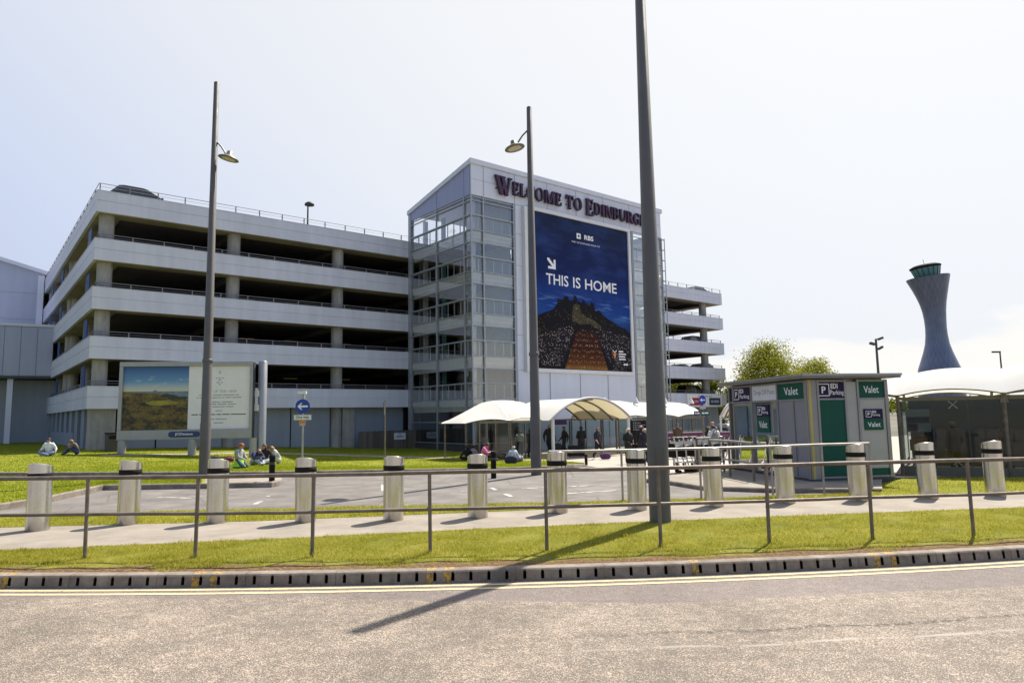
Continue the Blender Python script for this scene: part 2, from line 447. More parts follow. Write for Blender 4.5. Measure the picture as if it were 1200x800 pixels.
# carriageway
mb = MB(); mb.smooth = True
mb.grid(lambda u, w: (-60+120*u, -25+(kerb_y(-60+120*u)+.03+25)*w, -.13), 80, 12)
mb.build('road', M['road'])['kind'] = 'structure'
def yellow(d0, d1):
    mb = MB()
    mb.grid(lambda u, w: (-30+60*u, kerb_y(-30+60*u)-d0-(d1-d0)*w, -.126), 160, 1)
    mb.build('road_marking', M['line_yellow'])['kind'] = 'structure'
yellow(.10, .155); yellow(.255, .32)
# drainage kerb with a slot every quarter metre
mb = MB()
PAINT = [(-7, -5.62), (-3.60, -3.50), (-3.36, -3.26), (-.95, -.85), (-.72, -.62), (1.72, 1.82), (1.98, 2.1), (4.2, 4.3), (4.42, 4.52)]
x = -18.0; H0, H1 = -.135, .006; unit = .2
kk = 0
while x < 18:
    x1 = x+unit
    def P(t, z, d=0):
        q = x+(x1-x)*t; sl = (kerb_y(q+.01)-kerb_y(q-.01))/.02
        nrm = Vector((-sl, 1, 0)).normalized()
        return (q+nrm.x*d, kerb_y(q)+nrm.y*d, z)
    j = .02 if kk % 5 == 0 else 0.0
    batter = .018
    a, b = .41, .59; z0, z1 = -.108, -.030
    def Pb(t, z, d=0): return P(t, z, d+batter*(z-H0)/(H1-H0))
    mb.mi = 0
    pt_ = any(p0 <= x+unit/2 <= p1 for p0, p1 in PAINT)
    zt = H1-.022
    # face round the slot
    mb.mi = 2 if pt_ else 0; mb.quad(Pb(j, H0), Pb(a, H0), Pb(a, zt), Pb(j, zt)); mb.quad(P(j, H1, .05), P(.55, H1, .05), P(.55, H1, .16), P(j, H1, .16)); mb.mi = 0; mb.quad(Pb(b, H0), Pb(1, H0), Pb(1, zt), Pb(b, zt))
    mb.quad(Pb(a, H0), Pb(b, H0), Pb(b, z0), Pb(a, z0))
    mb.quad(Pb(a, z1), Pb(.5, z1+.020), Pb(.5, zt), Pb(a, zt)); mb.quad(Pb(.5, z1+.020), Pb(b, z1), Pb(b, zt), Pb(.5, zt))
    # rounded arris and top
    mb.quad(Pb(j, zt), Pb(1, zt), P(1, H1-.006, .027), P(j, H1-.006, .027)); mb.quad(P(j, H1-.006, .027), P(1, H1-.006, .027), P(1, H1, .05), P(j, H1, .05))
    mb.quad(P(.55, H1, .05), P(1, H1, .05), P(1, H1, .16), P(.55, H1, .16))
    mb.quad(P(j, H1, .16), P(1, H1, .16), P(1, H0, .16), P(j, H0, .16))
    if j:
        mb.mi = 1
        mb.quad(P(0, H0, .012), P(j, H0, .012), P(j, H1-.006, .03), P(0, H1-.006, .03)); mb.quad(P(0, H1-.006, .03), P(j, H1-.006, .03), P(j, H1-.006, .16), P(0, H1-.006, .16))
    mb.mi = 1                                   # pocket
    mb.quad(Pb(a, z0), Pb(b, z0), P(b, z0, .13), P(a, z0, .13)); mb.quad(Pb(a, z0), P(a, z0, .13), P(a, z1, .13), Pb(a, z1)); mb.quad(Pb(b, z0), Pb(b, z1), P(b, z1, .13), P(b, z0, .13))
    mb.quad(P(a, z0, .13), P(b, z0, .13), P(b, z1+.020, .13), P(a, z1+.020, .13)); mb.quad(Pb(a, z1+.020), Pb(b, z1+.020), P(b, z1+.020, .13), P(a, z1+.020, .13))
    x = x1; kk += 1
mb.build('kerb', [M['kerb'], M['slot'], M['yellow_worn']])['kind'] = 'structure'
# verge, path, strip, inner road, forecourt, lawn
def wx(px): return at(px, ip(PATH_NEAR, px))
def verge_near(px):
    q = wx(px); X = q.x*kerb_y(0)/q.y*1.02
    for _ in range(3): X = q.x*(kerb_y(X)+.15)/q.y
    return Vector((X, kerb_y(X)+.15, 0))
m = N('verge_grass_and_soil'); v = m.obj(); sx = m.n('SeparateXYZ', Vector=v)
ky = m.math('ADD', 7.98, m.math('ADD', m.math('MULTIPLY', sx.outputs[0], .0472), m.math('MULTIPLY', m.math('MULTIPLY', sx.outputs[0], sx.outputs[0]), .0103)))
dd = m.math('SUBTRACT', sx.outputs[1], ky)
so = m.ramp(m.math('ADD', dd, m.math('MULTIPLY', m.math('SUBTRACT', m.noise(v, 2.2, 6, .65), .5), .9)), [(.20, 1), (.42, 0)])
gr = m.ramp(m.math('ADD', m.math('MULTIPLY', m.noise(v, 1.1, 5), .5), m.math('MULTIPLY', m.noise(v, 25, 4), .5)), [(.38, (.10, .105, .018)), (.5, (.17, .175, .026)), (.62, (.25, .22, .055))])
cc = m.mix(so, gr, m.ramp(m.noise(v, 20, 5), [(.35, (.075, .045, .022)), (.65, (.21, .135, .075))]))
M['verge'] = m.bsdf(cc, .95, 0, m.noise(v, 40, 4), .8, .02, Specular__IOR__Level=.1)
strip('grass_verge', verge_near, lambda x: wx(x), -500, 1700, M['verge'], 0.0, 160, 14, wob=.012)
strip('footpath', pxl(PATH_NEAR), pxl(PATH_FAR), -500, 1700, M['path'], -.004)
strip('grass_strip', pxl(PATH_FAR), pxl(ROAD_NEAR2), -500, 1700, M['grass'], 0.0, wob=.01)
def road_far(x):
    return at(x, ip(LAWN_NEAR+[(740, 552), (800, 556), (1045, 560)], x))
strip('inner_road', pxl(ROAD_NEAR2), road_far, -500, 1034, M['asphalt'], -.03, 160, 16)
strip('forecourt', pxl(COURT_NEAR), lambda x: at(x, 511 if x > 300 else 518), -500, 1040, M['paving'], -.02, 160, 16)
strip('forecourt', pxl([(1040, 559), (1700, 545)]), lambda x: at(x, 511-(x-1040)*.02), 1040, 1700, M['paving'], -.02, 60, 12)
strip('lawn', pxl(LAWN_NEAR), pxl(LAWN_FAR), -500, 686, M['grass'], .09, 160, 20)
LP = [(135, 535.5), (230, 533.5), (300, 532), (470, 537), (630, 541)]
strip('lawn_path', pxl([(x, y+.9) for x, y in LP]), pxl([(x, y-.9) for x, y in LP]), 120, 640, M['paving'], .098, 80, 1)
def sweep_kerb(name, pts, w=.12, h0=-.2, h1=.1, mat=None, cap=True):
    mb = MB(); n = len(pts); vs = []
    for i, p in enumerate(pts):
        t = (pts[min(i+1, n-1)]-pts[max(i-1, 0)]); t.z = 0; t.normalize(); nr = Vector((-t.y, t.x, 0)); g = gz(p.x, p.y)
        for d, z in ((0, h0), (.01, h1-.02), (.03, h1), (w, h1), (w, h0)): q = p+nr*d; vs.append((q.x, q.y, g+z))
    mb.add(vs, [(i*5+j, i*5+j+1, (i+1)*5+j+1, (i+1)*5+j) for i in range(n-1) for j in range(4)])
    if cap: mb.add(vs[:5], [(4, 3, 2, 1, 0)]); mb.add(vs[-5:], [(0, 1, 2, 3, 4)])
    o = mb.build(name, mat or M['kerb']); o['kind'] = 'structure'; return o
sweep_kerb('kerb', [at(x, ip(LAWN_NEAR, x)+.6) for x in np.linspace(-500, 686, 90)], .13, -.2, .11)
# island with the left lamp post
IS_N = [(-500, 626), (0, 596), (60, 586), (107, 575.5), (120, 572.5), (240, 570.5), (322, 569), (330, 566)]
IS_F = [(-500, 562), (0, 561.5), (322, 560.8), (330, 563)]
strip('traffic_island', pxl(IS_N), pxl(IS_F), -500, 240, M['grass'], .09, 80, 8)
strip('traffic_island', pxl(IS_N), pxl(IS_F), 240, 330, M['path'], .09, 30, 6)
sweep_kerb('kerb', [at(x, ip(IS_N, x)+.4) for x in np.concatenate([np.linspace(-500, 107, 40), np.linspace(110, 330, 40)])], .13, -.2, .105)
# kiosk pavement with its kerb
KN = [(735, 561.5), (785, 566.5), (825, 573), (905, 575.5), (1034, 576)]
KF = [(735, 561), (790, 556), (860, 548), (1034, 548)]
strip('kiosk_pavement', pxl(KN), pxl(KF), 736, 1034, M['path'], .055, 60, 10)
sweep_kerb('kerb', [at(x, ip(KN, x)+.2) for x in np.linspace(735, 1034, 50)], .12, -.2, .07)
# worn white marks on the inner road
mb = MB()
for (xa, ya, xb, yb) in [(185, 581, 225, 582), (299, 589, 306, 585.5), (313, 580, 319, 579), (448.5, 566, 449.5, 574), (575, 570, 581, 572.5), (592, 577, 599, 580), (625, 589, 637, 593),
                         (612, 571, 690, 567.5), (640, 578, 722, 573), (845, 571, 868, 573), (540, 574, 560, 573)]:
    a, b = at(xa, ya), at(xb, yb); d = (b-a).normalized(); nr = Vector((-d.y, d.x, 0))*.05
    mb.quad(*[(q.x, q.y, gz(q.x, q.y)-.024) for q in (a-nr, b-nr, b+nr, a+nr)])
mb.build('road_marking', M['line_white'])['kind'] = 'structure'

# ---- blades of grass
def blades(name, near, far, x0, x1, n, h, wd, off, mat, label, thin=None, power=1.0):
    m_ = 200
    A = np.array([tuple(near(x0+(x1-x0)*i/m_))[:2] for i in range(m_+1)]); B = np.array([tuple(far(x0+(x1-x0)*i/m_))[:2] for i in range(m_+1)])
    u = rng.random(n)*m_; i0 = np.minimum(u.astype(int), m_-1); fr = (u-i0)[:, None]; w = (rng.random(n)**power)[:, None]
    a = A[i0]*(1-fr)+A[i0+1]*fr; b = B[i0]*(1-fr)+B[i0+1]*fr
    P = a*(1-w)+b*w
    if thin is not None:
        keep = thin(P, w[:, 0]); P = P[keep]
    n = len(P)
    t = np.clip((P[:, 1]-(20-4*np.clip((P[:, 0]-6)/6, 0, 1)**2*(3-2*np.clip((P[:, 0]-6)/6, 0, 1))))/16, 0, 1); q = np.clip((P[:, 0]+26)/22, 0, 1)
    Z = -.8*t*t*(3-2*t)*q*q*(3-2*q)+off
    patch = .75+.5*(np.sin(P[:, 0]*2.3+np.sin(P[:, 1]*3.1)*1.5)*np.sin(P[:, 1]*2.7+np.cos(P[:, 0]*1.7)))*.5
    ang = rng.random(n)*2*np.pi; hh = h*(.45+.9*rng.random(n))*patch; lean = rng.random(n)*1.1; la = rng.random(n)*2*np.pi
    ww = wd*(.6+.8*rng.random(n))
    V = np.zeros((n, 3, 3), np.float32)
    dx, dy = np.cos(ang)*ww/2, np.sin(ang)*ww/2
    V[:, 0] = np.stack([P[:, 0]-dx, P[:, 1]-dy, Z], 1); V[:, 1] = np.stack([P[:, 0]+dx, P[:, 1]+dy, Z], 1)
    V[:, 2] = np.stack([P[:, 0]+np.cos(la)*hh*lean, P[:, 1]+np.sin(la)*hh*lean, Z+hh], 1)
    me = bpy.data.meshes.new(name); me.vertices.add(3*n); me.vertices.foreach_set('co', V.reshape(-1))
    me.loops.add(3*n); me.loops.foreach_set('vertex_index', np.arange(3*n, dtype=np.int32))
    me.polygons.add(n); me.polygons.foreach_set('loop_start', np.arange(0, 3*n, 3, dtype=np.int32)); me.polygons.foreach_set('loop_total', np.full(n, 3, np.int32))
    me.materials.append(mat); me.update(calc_edges=True)
    o = bpy.data.objects.new(name, me); col.objects.link(o); tag(o, label, 'grass', kind='stuff')
def soil_thin(P, w):
    d = P[:, 1]-(7.98+.0472*P[:, 0]+.0103*P[:, 0]**2)
    nz = np.sin(P[:, 0]*5.1)*.5+np.sin(P[:, 0]*11.7+2)*.3+np.sin(P[:, 0]*2.3+1)*.5
    return rng.random(len(P)) < np.clip((d-.22-.22*nz)/.28, .015, 1)
blades('verge_turf', verge_near, wx, -60, 1260, 230000, .030, .0065, 0.0, M['blade'], 'sunlit mown grass of the verge between the drain kerb and the pale footpath', soil_thin)
def clump_thin(P, w):
    q = np.sin(P[:, 0]*6.1+np.sin(P[:, 1]*4.3)*2)*np.sin(P[:, 1]*7.7+np.cos(P[:, 0]*3.9)*2)
    return (q > .72) & (P[:, 1]-(7.98+.0472*P[:, 0]+.0103*P[:, 0]**2) > .25)
blades('verge_tussocks', verge_near, wx, -60, 1260, 90000, .062, .008, 0.0, M['blade'], 'scattered taller tussocks in the mown verge by the road', clump_thin)
blades('roadside_turf', pxl(PATH_FAR), pxl(ROAD_NEAR2), -60, 1260, 70000, .05, .010, 0.0, M['blade'], 'thin strip of grass behind the steel bollards')
blades('island_turf', pxl(IS_N), pxl(IS_F), -80, 236, 26000, .05, .014, .09, M['lawn_blade'], 'grass on the traffic island at the left edge')
blades('lawn_turf', pxl(LAWN_NEAR), pxl(LAWN_FAR), -80, 684, 200000, .05, .022, .09, M['lawn_blade'], 'bright lawn in front of the car park where people sit',
       thin=None)

# ---------------------------------------------------------------- car park (local frame: x along the front, y into the building)
TH = 0.6779; C0 = Vector((-25.2017, 40.3852, 0))
D1 = Vector((math.cos(TH), math.sin(TH), 0)); D2 = Vector((-math.sin(TH), math.cos(TH), 0))
def cp_front(px, py, v=0.0):                    # (u, z) on the plane y = v of the car park frame
    p = onplane(px, py, C0+D2*v, D2); q = p-C0; return q.dot(D1), p.z
L = 64.88; DEPTH = 52.0; TOPS = [15.83, 12.83, 9.83, 6.83, 3.83]; BH = 1.32
park = empty('car_park', C0, TH, 'five storey open car park with white parapet bands and round concrete columns', 'car park')
def band_mb(zt, h):
    mb = MB(); g = .03; split = zt-.60
    for z0, z1 in ((zt-h, split-g), (split, zt)):
        mb.bb(0, L, 0, .18, z0, z1); mb.bb(0, .18, .182, DEPTH, z0, z1); mb.bb(L-.18, L, .182, DEPTH, z0, z1); mb.bb(.182, L-.182, DEPTH-.18, DEPTH-.002, z0, z1)
    mb.bb(.03, L-.03, .03, .17, split-g, split); mb.bb(.03, .17, .19, DEPTH-.05, split-g, split); mb.bb(L-.17, L-.03, .19, DEPTH-.05, split-g, split)
    for q_ in range(1, 17):
        u_ = L*q_/17
        mb.bb(u_-.012, u_+.012, -.006, .02, zt-h, split-g); mb.bb(u_-.012, u_+.012, -.006, .02, split, zt)
    # capping
    mb.bb(-.02, L+.02, -.02, .22, zt+.002, zt+.04); mb.bb(-.02, .22, .222, DEPTH, zt+.002, zt+.04); mb.bb(L-.22, L+.02, .222, DEPTH, zt+.002, zt+.04)
    return mb
for i, zt in enumerate(TOPS):
    b = band_mb(zt, BH).build('parapet_band', M['band'], park)
    if i == 0: tag(b, 'topmost white parapet band with the roof railing on it')
    mb = MB(); dz = zt-.78                      # deck with downstand beams
    mb.bb(.2, L-.2, .2, DEPTH-.2, dz-.28, dz)
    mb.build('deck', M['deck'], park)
    mb = MB()
    mb.bb(.19, L-.19, .19, 1.5, zt-BH+.02, dz-.283); mb.bb(.19, 1.5, 1.503, DEPTH-.2, zt-BH+.02, dz-.283); mb.bb(L-1.5, L-.19, 1.503, DEPTH-.2, zt-BH+.02, dz-.283)
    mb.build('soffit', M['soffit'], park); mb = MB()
    mb.bb(1.51, L-1.51, 1.503, 16, dz-.34, dz-.285)
    for k in range(0, 9):
        u = .7+7.7*k
        if 1.6 < u < L-1.6: mb.bb(u-.2, u+.2, 1.503, 50, dz-.75, dz-.345)
    mb.bb(1.51, L-1.51, 16.6, 17.1, dz-.74, dz-.35); mb.bb(1.51, L-1.51, 33, 33.5, dz-.74, dz-.35)
    mb.build('beam', M['shaded_soffit'], park)
    # railing above the band
    mb = MB(); zr = zt+.36
    if i == 0:
        zr = zt+.48
        mb.tube([(0.12, .1, zr), (L-.1, .1, zr)], .022, 6); mb.tube([(0.12, .1, zr-.2), (L-.1, .1, zr-.2)], .012, 5); mb.tube([(.1, .12, zr), (.1, DEPTH-1, zr)], .022, 6)
        n = 40
        for k in range(n+1): u = .15+(L-.3)*k/n; mb.bb(u-.03, u+.03, .07, .13, zt+.04, zr)
        for k in range(1, 30): v = DEPTH*k/30; mb.bb(.07, .13, v-.03, v+.03, zt+.04, zr)
    else:
        for z, r in ((zr, .028), (zr-.16, .016)):
            mb.tube([(.14, .26, z), (L-.2, .26, z)], r, 6); mb.tube([(.26, .3, z), (.26, DEPTH-1, z)], r, 6)
        n = 36
        for k in range(n+1): u = .3+(L-.6)*k/n; mb.bb(u-.03, u+.03, .23, .29, zt-.9, zr)
        for k in range(1, 27): v = .3+DEPTH*k/28; mb.bb(.23, .29, v-.03, v+.03, zt-.9, zr)
    mb.build('railing', M['railgrey'], park)
def column(u, v, r, z0, z1):
    mb = MB(); mb.lathe([(r, z0), (r, z1)], 20, (u, v, 0)); return mb.build('column', M['concrete'], park)
for k in range(9):
    u = .72+7.7*k
    column(u, 1.0, .43, -1.5 if k else -1.0, TOPS[0]-1.2)
for k in range(1, 7): column(1.0, 1.0+7.7*k, .38, -1, TOPS[0]-1.2)
for k in range(0, 9):
    for v in (17, 33): column(.72+7.7*k, v, .35, -1.5, TOPS[0]-1.2)
# stair cores and dark inner walls that close the long views
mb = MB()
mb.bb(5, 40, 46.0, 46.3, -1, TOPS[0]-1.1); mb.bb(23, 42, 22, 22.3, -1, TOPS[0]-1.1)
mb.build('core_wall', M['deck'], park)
# ground storey: recessed grey panels between piers on the front
mb = MB(); zt = TOPS[4]-BH
for k in range(2):
    pass
u = 1.6; cuts = [1.75]
for px in (183, 261, 297, 340.5, 387, 400, 473): cuts.append(cp_front(px, 500, .9)[0])
cuts.append(21.7)
mb.bb(9.0, 21.7, 1.6, 1.75, -2, zt+.3)
for a, b in zip(cuts[:-1], cuts[1:]):
    if b-a > 1.2: mb.bb(a+.05, b-.05, .9, 1.02, -2, zt+.25)
mb.bb(44, L-.5, .9, 1.02, -2, zt+.2); mb.bb(21.8, 44, 9.2, 9.35, -2, zt+.2)
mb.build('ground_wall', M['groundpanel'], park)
mb = MB(); mb.bb(cuts[6]-.05, cuts[6]+.9, .55, .85, -2, zt+.02); mb.build('pier', M['concrete'], park); mb = MB(); mb.bb(.15, 1.6, .35, .8, -1.0, zt+.02); mb.build('pier', M['concrete'], park)
# fins and a plinth on the left flank
for k in range(7):
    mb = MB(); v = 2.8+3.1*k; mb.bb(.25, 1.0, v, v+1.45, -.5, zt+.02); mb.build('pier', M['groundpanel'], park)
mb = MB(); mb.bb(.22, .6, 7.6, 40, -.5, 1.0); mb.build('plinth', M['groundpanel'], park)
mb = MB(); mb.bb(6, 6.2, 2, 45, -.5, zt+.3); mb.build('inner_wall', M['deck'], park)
for zt_ in TOPS[1:]:
    for v0, w_ in ((3.3, 1.5), (19, 1.4), (27, 1.4)):
        mb = MB(); mb.bb(.20, .26, v0, v0+w_, zt_-.7, zt_+1.45); mb.build('panel', M['blue_door'], park)
# warm ceiling lamps deep inside, out of order by day: plain tubes
for zt_ in TOPS[2:]:
    for u_ in (10.5, 14, 18.5): mb = MB(); mb.bb(u_, u_+1.1, 6, 6.15, zt_+1.05, zt_+1.13); mb.build('ceiling_lamp', M['s_yellow'], park)

# two-sign poster on the right wing
uA, z1 = cp_front(805, 461.5, -.03); uB, z0 = cp_front(846, 475, -.03)
hz = 2.3
pst = empty('wall_poster', C0+D1*uA-D2*.03, TH, 'wide white poster with red and navy boxes on the right wing', 'poster')
mb = MB(); mb.bb(0, uB-uA, -.03, 0, z1-1.45, z1); mb.build('board', M['s_bright'], pst)
W_ = uB-uA
mb = MB(); mb.bb(W_*.06, W_*.40, -.05, -.033, z1-1.25, z1-.42); mb.build('red_panel', M['s_red'], pst)
mb = MB(); mb.bb(W_*.62, W_*.95, -.05, -.033, z1-1.25, z1-.42); mb.build('navy_panel', M['s_navy'], pst)
for a, b in ((.1, .18), (.2, .3), (.67, .74), (.76, .9)): mb = MB(); mb.bb(W_*a, W_*b, -.055, -.052, z1-.95, z1-.70); mb.build('word', M['s_lgrey'], pst)
for a, b in ((.3, .4), (.42, .47), (.49, .6), (.62, .7)): mb = MB(); mb.bb(W_*a, W_*b, -.036, -.033, z1-.30, z1-.2); mb.build('word', M['s_greytext'], pst)

# ---------------------------------------------------------------- glazed stair tower (local frame at its near corner)
UT, VT = 21.7785, -8.7479
T0 = C0 + D1*UT + D2*VT
TW, TD = 21.1, 8.73; ZF = 20.09; ZB = 18.38; FB = 17.45
def tf(px, py, y=0.0):
    p = onplane(px, py, T0+D2*y, D2); return (p-T0).dot(D1), p.z
def tl(px, py, x=0.0):
    p = onplane(px, py, T0+D1*x, D1); return (p-T0).dot(D2), p.z
tower = empty('stair_tower', T0, TH, 'tall glazed corner stair block with white clad front and a sloping roof', 'building')
U1 = 4.05; U2 = 16.95
rz = lambda y: ZF-(ZF-ZB)*y/TD
mb = MB()                                        # roof with a projecting edge
for (x0, x1, y0, y1, d, e) in ((-.12, TW+.12, -.12, TD+.1, 0, .34),):
    a = [Vector((x0, y0, rz(y0))), Vector((x1, y0, rz(y0))), Vector((x1, y1, rz(y1))), Vector((x0, y1, rz(y1)))]
    b = [v-Vector((0, 0, e)) for v in a]
    mb.add(a+b, [(0,1,2,3), (7,6,5,4), (0,4,5,1), (1,5,6,2), (2,6,7,3), (3,7,4,0)])
mb.build('roof', M['fascia'], tower)
jo = [0, tf(566.5, 215)[0], tf(603, 225)[0], tf(641, 235)[0], tf(675, 244)[0], tf(707, 254)[0], tf(737.5, 263)[0], TW]
mb = MB()
for a, b in zip(jo[:-1], jo[1:]):
    mb.bb(a+.025, b-.025, 0, .12, FB+.02, 18.62); mb.bb(a+.025, b-.025, 0, .12, 18.64, ZF-.36)
mb.build('fascia', M['fascia'], tower)
mb = MB(); mb.bb(.05, TW-.05, .13, .2, FB, ZF-.5)
for a in jo[1:-1]: mb.bb(a-.012, a+.012, -.012, .1, FB+.02, ZF-.37)
mb.build('fascia_backing', M['mullion'], tower)
mb = MB()
g1, g2 = tl(543.5, 215)[0], tl(511.5, 235)[0]
ys_ = [.14, g1, g2, TD-.05]
for a, b in zip(ys_[:-1], ys_[1:]):
    p = [(a+.025, FB+.02), (b-.025, FB+.02), (b-.025, rz(b)-.37), (a+.025, rz(a)-.37)]
    vs = [Vector((0, y, z)) for y, z in p]+[Vector((.12, y, z)) for y, z in p]
    mb.add(vs, [(0,1,2,3), (7,6,5,4), (0,4,5,1), (1,5,6,2), (2,6,7,3), (3,7,4,0)])
mb.build('gable', M['gable'], tower)
# white clad front: staggered cladding panels, narrow open joints
mb = MB()
vj = [U1, tf(645, 460)[0], tf(680.5, 460)[0], tf(713, 460)[0], U2]
zj = [-2, 2.6, 5.0, 7.6, 10.2, 12.8, 15.2, FB]
for a, b in zip(vj[:-1], vj[1:]):
    for c, d in zip(zj[:-1], zj[1:]): mb.bb(a+.02, b-.02, 0, .12, c+.012, d-.012)
mb.build('wall', M['fascia'], tower)
mb = MB(); mb.bb(U1+.03, U2-.03, .13, .3, -2, FB-.02)
for a in vj[1:-1]: mb.bb(a-.035, a+.035, -.03, .1, -2, 5.0)
mb.build('wall_backing', M['mullion'], tower)
for x0 in (U1-.12, U2+.02): mb = MB(); mb.bb(x0, x0+.1, -.05, .4, -2, FB); mb.build('edge_trim', M['mullion'], tower)
mb = MB(); mb.bb(-.05, .28, TD-.35, TD+.02, -2, ZB-.35); mb.build('rear_post', M['mullion'], tower)
# glass skins
def pane(name, p, mat=None):
    mb = MB(); mb.quad(*p); return mb.build(name, mat or M['glass'], tower)
pane('glass_wall', [(.02, .06, -1.2), (U1-.13, .06, -1.2), (U1-.13, .06, FB), (.02, .06, FB)])
pane('glass_wall', [(.06, TD-.36, -1.2), (.06, .07, -1.2), (.06, .07, FB), (.06, TD-.36, FB)])
pane('glass_wall', [(U2+.13, .06, -1.2), (TW, .06, -1.2), (TW, .06, FB), (U2+.13, .06, FB)])
pane('glass_wall', [(TW-.04, .07, -1.2), (TW-.04, TD, -1.2), (TW-.04, TD, FB), (TW-.04, .07, FB)])
DK = [2.88, 5.88, 8.88, 11.88, 14.88]
# framing, bar by bar
def bar(*b): q = MB(); q.bb(*b); q.build('mullion', M['mullion'], tower)
mx = [tf(566.5, 300)[0]]
for x in mx+[U1-.2, U2+.2, TW-.04]: bar(x-.05, x+.05, -.06, .04, -1.5, FB)
for y in (g1, g2): bar(-.06, .04, y-.05, y+.05, -1.5, FB)
bar(-.07, .03, -.07, .03, -1.5, FB)
for z in [d+e for d in DK for e in (.03, 1.12, 2.15)]+[-.2, 1.3, 17.3]:
    if z > FB: continue
    r = .045 if abs((z-2.88) % 3-1.12) < .01 else .028
    bar(.035, U1-.2, -.055, .035, z-r, z+r); bar(-.055, .035, .035, TD-.35, z-r, z+r); bar(U2+.2, TW-.1, -.055, .035, z-r*.8, z+r*.8)
# floors, stepped white spandrels, balustrades and inner fittings
for d in DK:
    mb = MB(); mb.bb(.35, U1+.2, .35, TD-.1, d-.3, d-.02); mb.build('floor_slab', M['ceiling_blue'], tower)
    mb = MB()
    for o_, z0, z1 in ((.10, -.30, 0.02), (.16, -.58, -.303), (.24, -.84, -.583)):
        mb.bb(o_, U1-.15, o_, o_+.18, d+z0, d+z1); mb.bb(o_, o_+.18, o_+.183, TD-.4, d+z0, d+z1)
    mb.build('spandrel', M['spandrel'], tower)
    mb = MB()
    for x in (.75, 1.35, 2.1, 2.9, 3.6): mb.bb(x-.03, x+.03, .2, .26, d+.022, d+1.1)
    for k in range(9): y = .9+.83*k; mb.bb(.2, .26, y-.03, y+.03, d+.022, d+1.1)
    mb.bb(.2, U1-.2, .19, .25, d+1.1, d+1.16); mb.bb(.19, .25, .26, TD-.5, d+1.1, d+1.16)
    mb.build('balustrade', M['white_in'], tower)
    mb = MB(); mb.bb(.9, 1.05, 4.9, 5.3, d, d+2.2); mb.build('lift_door', M['teal'], tower)
    mb = MB(); a = Vector((1.0, 2.2, d+2.0))
    mb.lathe([(.32, -.03), (.32, .03)], 16); mb.xform(Matrix.Translation(a) @ Matrix.Rotation(R(65), 4, 'Y') @ Matrix.Rotation(.3, 4, 'X')); mb.build('hanging_sign', M['white_in'], tower)
mb = MB()
mb.bb(U1+.05, U1+.2, .9, TD-2.4, -2, FB); mb.bb(.9, 1.2, TD-1.0, TD-.7, -2, FB)
mb.build('inner_wall', M['white_in'], tower)
for d in DK[:4]:
    mb = MB(); mb.bb(1.25, 3.4, TD-.25, TD-.1, d, d+2.2); mb.build('inner_door', M['dark_steel'], tower)
mb = MB(); mb.bb(.3, U1, 1.4, 1.6, -1.6, 2.1); mb.bb(.8, .95, 1.7, TD-.4, -1.6, 2.1); mb.build('lobby_shade_wall', M['black'], tower)  # black sheets added behind the glass so the lobby reads as dark interior
mb = MB(); mb.lathe([(.17, -1.5), (.17, FB)], 14, (.55, .55, 0)); mb.build('corner_column', M['white_post'], tower)
mb = MB(); mb.bb(.02, U1-.2, .02, .3, -2, -.25); mb.bb(.02, .3, .31, TD-.3, -2, -.25); mb.build('plinth', M['dark_steel'], tower)
# open stair behind the right glazing: flights with white soffits, landings and glass balustrades
def flight(x0, x1, y0, y1, z0, z1, t=.28):
    mb = MB()
    a = [Vector((x0, y0, z0)), Vector((x1, y0, z1)), Vector((x1, y1, z1)), Vector((x0, y1, z0))]; b = [v-Vector((0, 0, t)) for v in a]
    mb.add(a+b, [(0,1,2,3), (7,6,5,4), (0,4,5,1), (1,5,6,2), (2,6,7,3), (3,7,4,0)])
    mb.build('stair_flight', M['spandrel'], tower)
for d in [-.12]+DK:
    mb = MB(); mb.bb(U2+.2, U2+1.3, .4, 4.2, d-.3, d); mb.bb(U2+.2, TW-.1, .12, .38, d-.5, d); mb.build('landing', M['spandrel'], tower)
    if d < 14:
        flight(U2+1.3, TW-1.0, .5, 2.1, d, d+1.5); flight(U2+1.3, TW-1.0, 2.3, 4.0, d+3.0, d+1.5)
        mb = MB(); mb.bb(TW-1.0, TW-.15, .4, 4.2, d+1.2, d+1.5); mb.build('landing', M['spandrel'], tower)
    mb = MB()
    for x in (U2+.3, U2+1.2, U2+2.1, U2+3.0, TW-.2): mb.bb(x-.025, x+.025, .4, .46, d, d+1.1)
    mb.bb(U2+.2, TW-.1, .4, .46, d+1.1, d+1.15); mb.build('balustrade', M['mullion'], tower)
mb = MB(); mb.bb(U2+.05, U2+.2, .4, TD, -2, FB); mb.build('inner_wall', M['white_in'], tower)
mb = MB()                                        # bracketed frame outside the right edge
mb.bb(TW+.30, TW+.36, -.1, -.04, -1, FB)
for k in range(19): mb.bb(TW-.02, TW+.3, -.12, -.04, FB-.2-k*.95, FB-.12-k*.95)
mb.build('bracket_frame', M['mullion'], tower)
mb = MB(); mb.bb(TW-.1, TW+.02, .13, TD-.1, FB+.02, ZB-.4); mb.build('gable', M['fascia'], tower)

